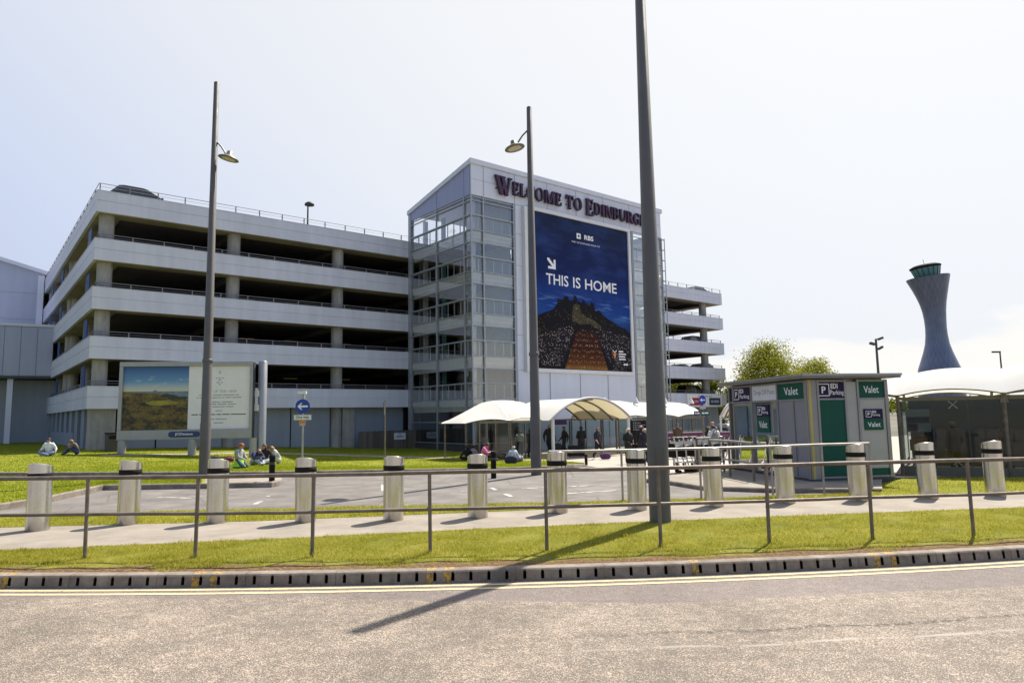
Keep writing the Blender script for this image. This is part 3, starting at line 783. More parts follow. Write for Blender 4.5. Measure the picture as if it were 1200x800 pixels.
# ---- lettering across the fascia: hand cut roman capitals with thick and thin strokes
def roman(ch):
    """strokes in a 1 high cell: list of polygons; returns (polys, width)"""
    P = []; T = .205; t = .095; sf = .075
    def stem(x, w=T, z0=0, z1=1): P.append([(x, z0), (x+w, z0), (x+w, z1), (x, z1)]); 
    def serif(x, w, z): P.append([(x-sf, z), (x+w+sf, z), (x+w+sf, z+.075), (x-sf, z+.075)])
    def ser2(x, w): serif(x, w, 0); serif(x, w, .925)
    def ring(cx, cz, rx, rz, a0, a1, tx=T, tz=t, n=18):
        for i in range(n):
            a = a0+(a1-a0)*i/n; b = a0+(a1-a0)*(i+1)/n
            P.append([(cx+rx*math.cos(a), cz+rz*math.sin(a)), (cx+rx*math.cos(b), cz+rz*math.sin(b)), (cx+(rx-tx)*math.cos(b), cz+(rz-tz)*math.sin(b)), (cx+(rx-tx)*math.cos(a), cz+(rz-tz)*math.sin(a))])
    def bar(x0, x1, z, w=t): P.append([(x0, z), (x1, z), (x1, z+w), (x0, z+w)])
    def diag(xa, za, xb, zb, w): P.append([(xa, za), (xa+w, za), (xb+w, zb), (xb, zb)])
    pi = math.pi
    if ch == 'W':
        diag(.0, 1, .34, 0, .26); diag(.60, .86, .40, 0, .12); diag(.42, 1, .74, 0, .26); diag(1.10, 1, .82, 0, .12)
        for x in (-.06, .36): P.append([(x, .925), (x+.42, .925), (x+.42, 1), (x, 1)])
        P.append([(1.0, .925), (1.32, .925), (1.32, 1), (1.0, 1)]); return P, 1.3
    if ch == 'E': stem(.06); ser2(.06, T); bar(.2, .62, 0); bar(.2, .6, .88); bar(.2, .5, .46, .1); P.append([(.54, 0), (.66, 0), (.70, .28), (.62, .28)]); P.append([(.53, .72), (.61, .72), (.64, 1), (.52, 1)]); P.append([(.44, .36), (.5, .36), (.5, .66), (.44, .66)]); return P, .74
    if ch == 'L': stem(.06); ser2(.06, T); bar(.2, .6, 0); P.append([(.52, 0), (.62, 0), (.67, .3), (.59, .3)]); return P, .7
    if ch == 'C': ring(.46, .5, .46, .53, .75, 2*pi-.75); P.append([(.74, .68), (.82, .68), (.82, 1.0), (.74, .95)]); return P, .86
    if ch == 'O': ring(.5, .5, .5, .53, 0, 2*pi, n=28); return P, 1.02
    if ch == 'M':
        stem(.06, .12); serif(.06, .12, 0); diag(.10, 1, .46, .0, .25); diag(.96, 1, .56, .0, .12); stem(.92, T); serif(.92, T, 0); P.append([(-.02, .925), (.3, .925), (.3, 1), (-.02, 1)]); P.append([(.95, .925), (1.24, .925), (1.24, 1), (.95, 1)]); return P, 1.26
    if ch == 'T': stem(.28); serif(.28, T, 0); bar(.0, .8, .88); P.append([(0, .7), (.07, .7), (.12, 1), (0, 1)]); P.append([(.73, .7), (.8, .7), (.8, 1), (.68, 1)]); return P, .82
    if ch == 'D': stem(.06); ser2(.06, T); ring(.34, .5, .54, .5, -pi/2, pi/2); return P, .92
    if ch == 'I': stem(.06); ser2(.06, T); return P, .38
    if ch == 'N': stem(.06, .12); serif(.06, .12, 0); diag(.06, 1, .66, 0, .28); stem(.84, .12); serif(.84, .12, .925); P.append([(-.04, .925), (.3, .925), (.3, 1), (-.04, 1)]); return P, 1.04
    if ch == 'B': stem(.06); ser2(.06, T); ring(.34, .74, .36, .26, -pi/2, pi/2, T, .11); ring(.34, .27, .42, .27, -pi/2, pi/2, T, .11); return P, .82
    if ch == 'U': stem(.06, T, .35, 1); serif(.06, T, .925); stem(.76, .12, .35, 1); serif(.76, .12, .925); ring(.47, .38, .41, .41, pi, 2*pi, .2, .15); return P, .98
    if ch == 'R': stem(.06); ser2(.06, T); ring(.34, .72, .38, .28, -pi/2, pi/2, T, .11); diag(.36, .5, .68, 0, .28); P.append([(.66, 0), (1.0, 0), (1.0, .075), (.66, .075)]); return P, .92
    if ch == 'G': ring(.48, .5, .48, .53, .75, 2*pi-.55); stem(.64, .22, .05, .46); P.append([(.52, .44), (.96, .44), (.96, .51), (.52, .51)]); P.append([(.74, .70), (.82, .70), (.82, 1), (.74, .95)]); return P, .96
    if ch == 'H': stem(.06); ser2(.06, T); stem(.66); ser2(.66, T); bar(.2, .76, .46, .1); return P, .98
    return P, .3
sign = empty('welcome_sign', T0, TH, 'purple raised roman capitals reading Welcome to Edinburgh across the tower fascia', 'sign')
line_ = [('W', 1), ('E', 0), ('L', 0), ('C', 0), ('O', 0), ('M', 0), ('E', 0), (' ', 0), ('T', 2), ('O', 0), (' ', 0), ('E', 1), ('D', 0), ('I', 0), ('N', 0), ('B', 0), ('U', 0), ('R', 0), ('G', 0), ('H', 0)]
BIGH, SMH = 1.38, 1.0
cur = 0; lay = []
for ch, big in line_:
    if ch == ' ': cur += .42; continue
    P_, w_ = roman(ch); h = {1: BIGH, 2: 1.12, 0: SMH}[big]
    lay.append((ch, P_, cur, h, big)); cur += w_*h*.86+.10
uS, zS = tf(578.5, 207); uE = tf(756.5, 263)[0]
k = (uE-uS)/cur
zb0 = tf(660, 243)[1]-.05
for ch, P_, x0, h, big in lay:
    mb = MB(); zb = zb0 - {1: .20, 2: .05, 0: 0}[big]
    for j, poly in enumerate(P_):
        poly = [(uS+k*(x0+x*h*.86), zb+z*h) for x, z in poly]
        mb.prism(poly, -.30-.003*(j % 9), -.10)
    mb.bb(uS+k*(x0+.1*h), uS+k*(x0+.16*h), -.12, -.001, zb+.3*h, zb+.36*h)      # stand-off fixing
    mb.build('letter', M['purple'], sign)

# ---- the big night banner
BL, BT = tf(619.5, 246); BR = tf(734.5, 300)[0]; BB = tf(640, 432)[1]
BW, BHt = BR-BL, BT-BB
ban = empty('advert_banner', T0 + D1*BL + Vector((0, 0, BB)), TH, 'huge dark blue night advert reading THIS IS HOME on the tower front', 'advert')
mb = MB(); f = .28
mb.bb(-f, BW+f, -.22, -.02, -f, -.002); mb.bb(-f, BW+f, -.22, -.02, BHt+.002, BHt+f); mb.bb(-f, -.002, -.22, -.02, 0, BHt); mb.bb(BW+.002, BW+f, -.22, -.02, 0, BHt)
mb.bb(-f-.42, -f-.14, -.34, -.02, -f, BHt+.1)
mb.build('frame', M['s_white'], ban)
m = N('night_sky_print'); v = m.obj(); sx = m.n('SeparateXYZ', Vector=v); zf = m.math('DIVIDE', sx.outputs[2], BHt)
base = m.ramp(zf, [(.25, (.006, .012, .045)), (.36, (.012, .06, .26)), (.45, (.010, .040, .22)), (.62, (.008, .020, .10)), (.8, (.010, .018, .075)), (1, (.014, .024, .060))])
mp = m.n('Mapping', Vector=v, Scale=(.45, 1, 1.1))
cl = m.ramp(m.noise(mp.outputs[0], .8, 6, .6), [(.45, 0), (.75, .55)])
cc = m.mix(cl, base, (.035, .075, .27))
mp2 = m.n('Mapping', Vector=v, Scale=(.5, 1, 3.5))
w = m.math('MULTIPLY', m.ramp(m.noise(mp2.outputs[0], .9, 5), [(.53, 0), (.7, .8)]), m.ramp(zf, [(.32, 0), (.38, 1), (.44, 1), (.52, 0)]))
cc = m.mix(w, cc, (.16, .30, .58))
sky_print = m.bsdf(cc, .7, Specular__IOR__Level=.12)
mb = MB(); mb.bb(0, BW, -.10, -.03, 0, BHt); mb.build('print', sky_print, ban)
def bp(pts): return [(x*BW, z*BHt) for x, z in pts]
def crowd(name, dark, c1, c2, sc_, thr):
    m = N(name); v = m.obj(); mp = m.n('Mapping', Vector=v, Scale=(1, 1, 1.3))
    d = m.voro(mp.outputs[0], sc_); cs = m.n('SeparateColor', i0=m.voro(mp.outputs[0], sc_, 'Color'))
    on = m.math('MULTIPLY', m.math('LESS_THAN', d, .36), m.math('GREATER_THAN', m.math('ADD', cs.outputs[0], m.math('MULTIPLY', m.math('SUBTRACT', m.noise(v, .9, 4), .5), 1.2)), thr))
    return m.bsdf(m.mix(on, dark, m.ramp(cs.outputs[1], [(0, c1), (1, c2)])), .7, Specular__IOR__Level=.12)
hill = crowd('hill_print', (.008, .008, .012), (.05, .04, .03), (.22, .16, .06), 11, .9)
stand = crowd('stands_print', (.012, .011, .016), (.10, .07, .07), (.50, .42, .40), 10, .50)
mb = MB(); mb.prism(bp([(0, .0), (1, 0), (1, .26), (.95, .30), (.88, .31), (.8, .34), (.72, .37), (.66, .41), (.62, .40), (.61, .45), (.58, .46), (.57, .44), (.52, .45), (.50, .47), (.48, .445), (.44, .455), (.43, .485), (.405, .49), (.40, .455), (.36, .45), (.345, .475), (.31, .475), (.30, .45), (.25, .455), (.24, .42), (.22, .40), (.2, .38), (.12, .355), (.05, .33), (0, .32)]), -.105, -.1005); mb.build('castle_hill', hill, ban)
lit = crowd('lit_rock_print', (.055, .045, .028), (.14, .11, .06), (.34, .28, .16), 9, .62)
mb = MB(); mb.prism(bp([(.38, .32), (.47, .30), (.56, .31), (.66, .27), (.68, .30), (.6, .34), (.54, .35), (.47, .38), (.46, .43), (.40, .43), (.38, .36)]), -.108, -.1053); mb.build('lit_rock', lit, ban)
mb = MB(); mb.prism(bp([(.08, .02), (.26, .02), (.40, .26), (.36, .29), (.02, .20), (.02, .12)]), -.108, -.1053); mb.build('stands', stand, ban); mb = MB(); mb.prism(bp([(.80, .0), (1, .02), (1, .24), (.66, .29), (.62, .26)]), -.108, -.1053); mb.build('stands', stand, ban)
m = N('parade_print'); v = m.obj(); sx = m.n('SeparateXYZ', Vector=v)
rows = m.ramp(m.math('PINGPONG', m.math('MULTIPLY', sx.outputs[2], 4.6), 1), [(.3, 0), (.7, 1)])
dots = m.ramp(m.voro(v, 8.5), [(.12, 1), (.34, 0)])
zf = m.math('DIVIDE', sx.outputs[2], BHt)
bse = m.ramp(zf, [(0, (.26, .13, .035)), (.04, (.10, .035, .012)), (.12, (.045, .012, .008)), (.2, (.04, .011, .009)), (.3, (.02, .009, .008))])
cc = m.mix(m.math('MULTIPLY', m.math('MULTIPLY', rows, dots), .8), bse, (.85, .46, .20))
lines_ = m.ramp(m.math('ABSOLUTE', m.math('SUBTRACT', zf, .165)), [(0, .8), (.008, 0)])
cc = m.mix(m.math('MULTIPLY', lines_, dots), cc, (.8, .7, .65))
mb = MB(); mb.prism(bp([(.30, .005), (.74, .005), (.62, .25), (.57, .27), (.46, .27), (.42, .25)]), -.111, -.1083); mb.build('parade_ground', m.bsdf(cc, .7, Specular__IOR__Level=.12), ban)
mb = MB()
ex, ez = (1, 0, 0), (0, 0, 1)
for wd_, xc_, ww_ in (('THIS', .247, .214), ('IS', .438, .074), ('HOME', .691, .338)):
    mb = MB(); put_text(mb, wd_, (BW*xc_, -.1045, BHt*.575), ex, ez, height=.86, width=BW*ww_, bold=.010); mb.build('word', M['s_text'], ban)
mb = MB()
put_text(mb, 'RBS', (BW*.575, -.1045, BHt*.895), ex, ez, height=.40, width=1.05, bold=.03)
put_text(mb, 'PART OF SCOTLAND SINCE 1727', (BW*.545, -.1045, BHt*.85), ex, ez, height=.14, width=3.2); mb.build('bank_name', M['s_text'], ban); mb = MB()
cx, cz = BW*.47, BHt*.895
for sx_, sz_ in ((-1, 0), (1, 0), (0, -1), (0, 1)):
    mb.bb(cx+sx_*.16-(.07 if sx_ else .10), cx+sx_*.16+(.07 if sx_ else .10), -.1045, -.102, cz+sz_*.16-(.07 if sz_ else .22), cz+sz_*.16+(.07 if sz_ else .22))
mb.build('bank_mark', M['s_text'], ban); mb = MB()
ax, az = BW*.195, BHt*.675                       # arrow pointing down to the right
mb.prism([(ax-.44, az+.44), (ax-.26, az+.44), (ax+.22, az-.04), (ax+.22, az+.36), (ax+.42, az+.36), (ax+.42, az-.40), (ax-.36, az-.40), (ax-.36, az-.20), (ax+.06, az-.20), (ax-.44, az+.28)], -.1045, -.102)
mb.build('arrow', M['s_text'], ban)
for i, w_ in enumerate((.5, .8, .7, .75)): mb = MB(); mb.bb(BW*.86, BW*.86+w_*1.1, -.1145, -.1125, BHt*(.135-.018*i), BHt*(.135-.018*i)+.1); mb.build('text_line', M['s_text'], ban)
mb = MB(); mb.bb(BW*.91, BW*.96, -.1145, -.1125, BHt*.045, BHt*.045+.12)
mb.build('text_line', M['s_text'], ban)
mb = MB(); cx, cz = BW*.815, BHt*.115            # small shield and saltire mark
mb.prism([(cx-.18, cz), (cx, cz-.34), (cx+.18, cz), (cx+.12, cz+.14), (cx-.12, cz+.14)], -.1145, -.1125); mb.build('crest', M['s_orange'], ban)
mb = MB()
for s_ in (-1, 1): mb.prism([(cx+s_*.26, cz+.34), (cx+s_*.20, cz+.38), (cx-s_*.05, cz+.17), (cx+s_*.02, cz+.15)], -.1145-.001*s_, -.1125)
mb.build('crest_ribbon', M['s_text'], ban)

# ---------------------------------------------------------------- metal clad hall on the left with its raised link box
HA = R(30)
hd = Vector((math.cos(HA), math.sin(HA), 0)); hb = Vector((-math.sin(HA), math.cos(HA), 0))
H0_ = Vector((-46.3, 66.4, 0))
hall = empty('hall', H0_, HA, 'blue grey metal clad hall with a low pitched roof left of the car park', 'building')
mb = MB(); mb.prism([(-46, -1), (0, -1), (0, 16.4), (-23, 23), (-46, 16.4)], 0, 40); mb.build('wall', M['hall'], hall)
mb = MB()
mb.prism([(.45, 16.25), (.45, 16.6), (-23, 23.35), (-46.4, 16.6), (-46.4, 16.25), (-23, 23.0)], -.35, 40.3); mb.build('roof', M['fascia'], hall)
mb = MB(); mb.bb(-.45, .06, -.06, -.003, -1, 16.2); mb.build('corner_trim', M['fascia'], hall)
mb = MB()
for z in (4, 6.6, 9.2, 11.8, 14.4): mb.bb(-40, -.5, -.02, -.004, z-.02, z+.02)
mb.build('panel_joint', M['hall_dark'], hall)
B0_ = Vector((-39.1, 57.7, 0))
box = empty('link_box', B0_, HA, 'raised grey panelled box on a white column in front of the hall', 'building')
mb = MB()
for k in range(9): mb.bb(-1.13*(k+1)+.015, -1.13*k-.015, 0, .1, 5.7, 9.8)
mb.build('panel', M['hall'], box)
mb = MB(); mb.bb(-10.2, -.02, .11, 12, 5.62, 9.75); mb.build('body', M['hall_dark'], box)
mb = MB(); mb.bb(-10.3, .1, -.08, 12.1, 9.82, 10.05); mb.build('roof', M['fascia'], box)
mb = MB(); mb.bb(-10.3, .03, -.04, 12, 5.45, 5.60); mb.build('sill', M['dark_steel'], box)
mb = MB(); mb.bb(-10.3, .6, 2.4, 2.6, -1, 5.42); mb.build('lower_wall', M['groundpanel'], box)
mb = MB(); mb.bb(-3.05, -2.65, .3, .7, -1, 5.42); mb.build('column', M['fascia'], box)

# ---------------------------------------------------------------- poster billboard on the lawn
bA = aty(137, 500, 37.3); bB = aty(295, 500, 38.0); bA.z = bB.z = 0
bang = math.atan2(bB.y-bA.y, bB.x-bA.x); bw = (bB-bA).length
bil = empty('billboard', bA, bang, 'grey framed roadside billboard with a landscape photo and white text panel', 'billboard')
z0, z1, p0, p1, xm = .72, 4.97, 1.24, 4.72, bw*.512
mb = MB()
mb.bb(0, bw, -.02, .36, z0, p0); mb.bb(0, bw, -.02, .36, p1, z1); mb.bb(0, .2, -.02, .36, p0, p1); mb.bb(bw-.16, bw, -.02, .36, p0, p1); mb.bb(.2, bw-.16, .1, .34, p0, p1)
mb.build('frame', M['billframe'], bil, bevel=.02)
mb = MB(); mb.bb(bw+.002, bw+.05, .02, .34, z0+.05, z1-.05); mb.build('side_panel', M['dark_steel'], bil)
m = N('landscape_print'); v = m.obj(); sx = m.n('SeparateXYZ', Vector=v); zz = m.math('DIVIDE', m.math('SUBTRACT', sx.outputs[2], p0), p1-p0)
sky_ = m.ramp(zz, [(.60, (.62, .50, .36)), (.66, (.42, .48, .50)), (.76, (.12, .27, .50)), (1, (.02, .075, .26))])
mp = m.n('Mapping', Vector=v, Scale=(.6, 1, 2.6)); cn = m.noise(mp.outputs[0], 1.5, 6, .6)
clf = m.math('MULTIPLY', m.ramp(cn, [(.58, 0), (.66, 1)]), m.ramp(zz, [(.60, 1), (.74, .3), (.80, .9), (.88, .0)]))
sky_ = m.mix(clf, sky_, (.62, .56, .48))
mp = m.n('Mapping', Vector=v, Scale=(.7, 1, 1.7))
a = m.noise(mp.outputs[0], 1.6, 7, .62); b = m.noise(v, 7, 5, .65)
land = m.ramp(m.math('ADD', m.math('MULTIPLY', a, .65), m.math('MULTIPLY', b, .35)), [(.38, (.008, .009, .005)), (.46, (.035, .032, .010)), (.52, (.16, .085, .016)), (.56, (.085, .09, .012)), (.62, (.24, .17, .03)), (.68, (.05, .05, .012))])
cc = m.mix(m.math('GREATER_THAN', zz, .605), land, sky_)
M['landscape'] = m.bsdf(cc, .4)
mb = MB(); mb.quad((.2, .095, p0), (xm, .095, p0), (xm, .095, p1), (.2, .095, p1)); mb.build('photo', M['landscape'], bil)
# sea, fairway and headland: shapes of the print
pw = xm-.2
def pp(pts, y): return [Vector((.2+x*pw, y, p0+z*(p1-p0))) for x, z in pts]
for nm, pts, c, y in (('sea', [(.02, .585), (.3, .60), (.55, .605), (1, .605), (1, .47), (.9, .50), (.72, .56), (.5, .575), (.2, .58)], (.13, .19, .25), .0945),
                      ('fairway', [(.34, .43), (.45, .46), (.7, .465), (.86, .43), (.82, .405), (.6, .385), (.42, .39)], (.26, .22, .02), .0944),
                      ('headland', [(.56, .54), (.66, .57), (.78, .55), (.86, .52), (.98, .52), (1, .49), (.85, .47), (.74, .50), (.6, .51)], (.035, .035, .022), .0942),
                      ('island', [(.44, .606), (.47, .618), (.49, .632), (.51, .615), (.54, .606)], (.16, .17, .19), .0946)):
    mb = MB(); mb.quad(*pp(pts, y)); mb.build(nm, plain('print_'+nm, c, .4, 0, .3, 4), bil)
mb = MB(); mb.quad((xm+.01, .095, p0), (bw-.16, .095, p0), (bw-.16, .095, p1), (xm+.01, .095, p1)); mb.build('text_panel', M['s_panel'], bil)
mb = MB(); wc = (xm+bw-.16)/2; hh = p1-p0
for wd_, dx_, ww_ in (('TURN', -.66, .50), ('UP', -.19, .22), ('THE', .20, .36), ('VIEW', .70, .48)):
    mb = MB(); put_text(mb, wd_, (wc+dx_, .0915, p0+.595*hh), (1, 0, 0), (0, 0, 1), height=.13, width=ww_); mb.build('word', M['s_greytext'], bil)
for zf, segs in ((.80, (.1, .12, .1)), (.77, (.16,)), (.73, (.2, .1)), (.70, (.12,)), (.53, (.1, .5, .5, .6, .2)), (.49, (.1, .6, .5, .12, .3, .5)), (.42, (.3, .45, .6)), (.385, (.4, .3, .5, .45)), (.345, (.35, .7, .4)), (.28, (.35,)), (.15, (.2, .6)), (.09, (.5,))):
    tot = sum(segs)+.06*(len(segs)-1); x = wc-tot/2; mb = MB()
    for s_ in segs: mb.bb(x, x+s_, .0915, .093, p0+zf*hh, p0+zf*hh+.045); x += s_+.06
    mb.build('text_line', M['s_greytext'], bil)
mb = MB()
for s_ in (-1, 1): mb.prism([(wc-.09, p0+.90*hh+s_*.07), (wc+.09, p0+.90*hh+s_*.07), (wc, p0+.90*hh)], .0915, .093)
mb.build('emblem', M['s_greytext'], bil)
mb = MB(); tot = 2.9; x = wc-tot/2
for s_ in (.35, .3, .5, .25, .4, .8): mb.bb(x, x+s_, .0915, .093, p0+.222*hh, p0+.222*hh+.05); x += s_+.06
mb.build('text_line', M['s_dark'], bil)
x0, x1, zc = bw*.38, bw*.615, .985
mbp = MB(); r = .16; poly = [(x0+r+r*math.cos(t), zc+r*math.sin(t)) for t in np.linspace(math.pi/2, 1.5*math.pi, 10)]+[(x1-r+r*math.cos(t), zc+r*math.sin(t)) for t in np.linspace(-math.pi/2, math.pi/2, 10)]
mbp.prism(poly, -.06, -.022); mbp.build('name_plate', M['s_navy'], bil)
mb = MB(); put_text(mb, 'JCDecaux', ((x0+x1)/2, -.0635, zc), (1, 0, 0), (0, 0, 1), width=.95, height=.17, bold=.02); mb.build('lettering', M['s_text'], bil)
for x in (.12, bw*.535, bw-.05):
    mb = MB(); mb.lathe([(.21, -.9), (.21, z0-.002)], 20, (x+.1, .17, 0)); mb.build('leg', M['billframe'], bil)
mb = MB(); mb.lathe([(.235, -1.0), (.235, 4.97), (.2, 5.0)], 24, (bw+.42, .45, 0)); mb.build('support_post', M['billframe'], bil)
mb = MB()
for z in (2.2, 3.0): mb.bb(bw+.05, bw+.35, .25, .33, z, z+.35)
mb.build('bracket', M['s_white'], bil)

# ---------------------------------------------------------------- street lamps
def street_lamp(loc, side, label, H=12.0, r0=.155, head=True):
    t = empty('street_lamp', loc, 0, label, 'street lamp', 'tall grey lamp posts')
    mb = MB(); mb.lathe([(r0, -.3), (r0, 1.6), (r0*.93, 1.65), (r0*.5, H), (r0*.35, H+.02)], 20); mb.build('pole', M['pole'], t)
    mb = MB(); mb.bb(-.06, .06, -r0-.012, -r0+.04, .55, 1.15); mb.build('access_door', M['pole'], t)
    if head: mb = MB(); mb.lathe([(r0*.86, 3.45), (r0*.86+.02, 3.47), (r0*.86+.02, 3.55), (r0*.86, 3.57)], 18); mb.build('band', M['pole'], t)
    if head:
        mb = MB(); zt = 10.45; mb.tube([(side*.05, 0, zt), (side*.22, -.02, zt-.18), (side*.36, -.03, zt-.40)], .025, 8); mb.build('arm', M['lampbody'], t)
        h = empty('lamp_head', (side*.48, -.04, zt-.52), 0, parent=t)
        MM = Matrix.Rotation(R(12)*side, 4, 'Y')
        mb = MB(); mb.lathe([(.02, .18), (.08, .17), (.10, .06), (.20, .0), (.30, -.05), (.315, -.075), (.30, -.085), (.0, -.07)], 28, close=False); mb.xform(MM); mb.build('shade', M['lampbody'], h)
        mb = MB(); mb.lathe([(.0, -.088), (.2, -.092), (.215, -.086)], 24, close=False); mb.xform(MM); mb.build('lens', M['lampglass'], h)
    return t
lp1 = at(239, 560); street_lamp(lp1, 1, 'tall grey lamp post with its dish lamp pointing right, in front of the billboard', (aty(256, 97, lp1.y).z-lp1.z))
lp2 = at(628.5, 555); street_lamp(lp2, -1, 'tall grey lamp post with its dish lamp pointing left, in front of the white tower', (aty(621, 126, lp2.y).z-lp2.z))
lp3 = at(774, 611); street_lamp(lp3, 1, 'nearest and thickest lamp post, rising out of the top of the photo', 8.92, .168, False)

# ---------------------------------------------------------------- steel bollards
def bollard_mesh(h=1.05, r=.172):
    t = empty('bollard', (0, 0, 0))
    mb = MB(); n = 32; tl_ = math.tan(R(15)); prof = [(r, -.25), (r, h*.775)]
    mb.lathe(prof, n, close=False)
    b = len(mb.v)
    ring = lambda z, rr, k=0: [Vector((rr*math.cos(2*math.pi*j/n), rr*math.sin(2*math.pi*j/n), z - (k*tl_*(rr*math.sin(2*math.pi*j/n)) if k else 0))) for j in range(n)]
    a = ring(h*.775, r); c1 = ring(h*.86, r); d = ring(h*.965, r, 1); e = ring(h*.972, r-.008, 1); f_ = ring(h*.978, r*.5, 1); g = ring(h*.98, .01, 1)
    mb.smooth = True
    for q in (a, c1, d):
        pass
    lay_ = [a, c1, d]
    mb.add([v for q in lay_ for v in q], [(i*n+j, i*n+(j+1) % n, (i+1)*n+(j+1) % n, (i+1)*n+j) for i in range(2) for j in range(n)])
    lay_ = [d, e, f_, g]
    mb.add([v for q in lay_ for v in q], [(i*n+j, i*n+(j+1) % n, (i+1)*n+(j+1) % n, (i+1)*n+j) for i in range(3) for j in range(n)])
    mb.build('body', M['steel'], t)
    mb = MB(); mb.lathe([(r+.001, h*.775), (r+.005, h*.777), (r+.005, h*.858), (r+.001, h*.86)], n, close=False); mb.build('band', M['black'], t)
    return t
BOL = [(44, 622, 'leftmost steel bollard of the row, by the left edge of the photo'),
       (150, 615, 'second steel bollard from the left, below the left leg of the billboard'),
       (254, 613, 'steel bollard just right of the left lamp post'),
       (358, 612, 'steel bollard standing in front of the One way sign post'),
       (461, 610, 'steel bollard in front of the plain thin post on the lawn'),
       (560, 607, 'steel bollard in front of the seated person in the pink shirt'),
       (654, 601.5, 'steel bollard right of the middle lamp post, at the left end of the rear handrail'),
       (747, 598, 'steel bollard just left of the thick near lamp post'),
       (837, 594, 'steel bollard in front of the luggage trolleys'),
       (921, 590, 'steel bollard in front of the grey panels on the kiosk side'),
       (1006.5, 587, 'steel bollard in front of the kiosk front with its green panel'),
       (1088.5, 584.5, 'second steel bollard from the right, in front of the glass shelter'),
       (1167, 581.5, 'rightmost steel bollard of the row, in front of the glass shelter')]
proto = None
for px, py, lab in BOL:
    p = at(px, py-1.5)
    if proto is None: o = proto = bollard_mesh()
    else: o = copy_tree(proto)
    o.location = (p.x, p.y, 0); o.rotation_euler = (R(random.uniform(-.7, .7)), R(random.uniform(-.7, .7)), R(random.uniform(-4, 4))); tag(o, lab, 'bollard', 'row of steel bollards along the footpath')

# ---------------------------------------------------------------- guard rail along the verge
gr = empty('guard_rail', (0, 0, 0), 0, 'long grey two rail pedestrian barrier on the verge beside the road', 'railing')
posts = [(-180, 659), (-40, 658), (99, 657), (229, 657), (366, 655.5), (504, 651.5), (641, 648), (774.5, 644), (902, 640), (1023, 635), (1141, 631), (1255, 626), (1370, 620)]
pp_ = [at(x, y-3) for x, y in posts]
for i, p in enumerate(pp_):
    mb = MB(); w_ = .0235
    a = pp_[min(i+1, len(pp_)-1)]-pp_[max(i-1, 0)]; rot = math.atan2(a.y, a.x)
    lean = random.uniform(-.008, .008)
    mb.tube([(p.x-lean, p.y, p.z-.2), (p.x+lean, p.y, p.z+1.0)], w_, 10); mb.build('post', M['galv'], gr)
for h in (1.0, .545):
    pts = []
    for i in range(len(pp_)-1):
        for k in range(4): q = pp_[i].lerp(pp_[i+1], k/4); pts.append((q.x, q.y, h+random.uniform(-.003, .003)))
    pts.append((pp_[-1].x, pp_[-1].y, h))
    mb = MB(); mb.tube(pts, .0265 if h > .9 else .022, 10); mb.build('rail', M['galv'], gr)

tv = []
for p in pp_:
    for _ in range(60):
        a, r_ = random.uniform(0, 6.283), random.uniform(0, .10); x, y = p.x+r_*math.cos(a), p.y+r_*math.sin(a); h_ = random.uniform(.04, .11); t_ = random.uniform(0, 6.283)
        tv += [(x-.004*math.cos(t_), y-.004*math.sin(t_), 0), (x+.004*math.cos(t_), y+.004*math.sin(t_), 0), (x+random.uniform(-.05, .05), y+random.uniform(-.05, .05), h_)]
mb = MB(); mb.add(tv, [(3*i, 3*i+1, 3*i+2) for i in range(len(tv)//3)]); tag(mb.build('long_grass', M['blade']), 'longer grass left unmown round the feet of the rail posts', 'grass', kind='stuff')
# rear handrail behind the bollards
hr = empty('handrail', (0, 0, 0), 0, 'thin steel handrail running behind the bollards to the kiosk front', 'railing')
hp = [(644.5, 590), (730, 588), (822, 585), (906, 581), (966, 577), (1022.5, 575)]
hq = [at(x, y) for x, y in hp]
for q in hq: mb = MB(); mb.tube([(q.x, q.y, -.2), (q.x, q.y, .985)], .022, 8); mb.build('post', M['galv_light'], hr)
mb = MB(); pts = [(q.x, q.y, .99) for q in hq]; mb.tube(pts, .027, 8); mb.build('rail', M['galv_light'], hr)

# ---------------------------------------------------------------- small posts and signs
def black_post(px, py, top, label, dz=0.0):
    p = at(px, py, dz); h = aty(px, top, p.y).z-p.z
    t = empty('black_bollard', p, 0, label, 'bollard', 'small black bollards')
    mb = MB(); mb.lathe([(.075, -.2), (.075, h*.86), (.082, h*.865), (.082, h*.93), (.07, h*.985), (.02, h)], 16); mb.build('shaft', M['black'], t)
    mb = MB(); mb.lathe([(.0765, h*.66), (.0765, h*.74)], 16, close=False); mb.build('band', M['dark_steel'], t)
black_post(318.5, 563.5, 532, 'small black post at the end of the traffic island near the seated family', .09)
black_post(578.5, 559, 528, 'small black post just right of the person in pink', 0)
black_post(687, 544.5, 532, 'small black post at the right end of the lawn by the canopy', 0)

p = at(354, 546.5, .09)
ow = empty('direction_sign', p, 0, 'grey post with a blue left arrow disc and One way plate on the lawn', 'road sign')
Z = lambda py: aty(354, py, p.y).z - p.z
k = p.y/F_PX
mb = MB(); mb.lathe([(.055, -.3), (.055, .55), (.04, .62), (.038, Z(462))], 12); mb.build('post', M['galv_light'], ow)
mb = MB(); rr = 8.4*k; zc = Z(476); poly = [(rr*math.cos(t), zc+rr*math.sin(t)) for t in np.linspace(0, 2*math.pi, 33)[:-1]]; mb.prism(poly, -.075, -.055); mb.build('disc', M['s_blue'], ow)
def arrow(r_, zc, y): return [(-r_*.72, zc), (-r_*.22, zc+r_*.46), (-r_*.02, zc+r_*.46), (-r_*.34, zc+r_*.12), (r_*.72, zc+r_*.12), (r_*.72, zc-r_*.12), (-r_*.34, zc-r_*.12), (-r_*.02, zc-r_*.46), (-r_*.22, zc-r_*.46)]
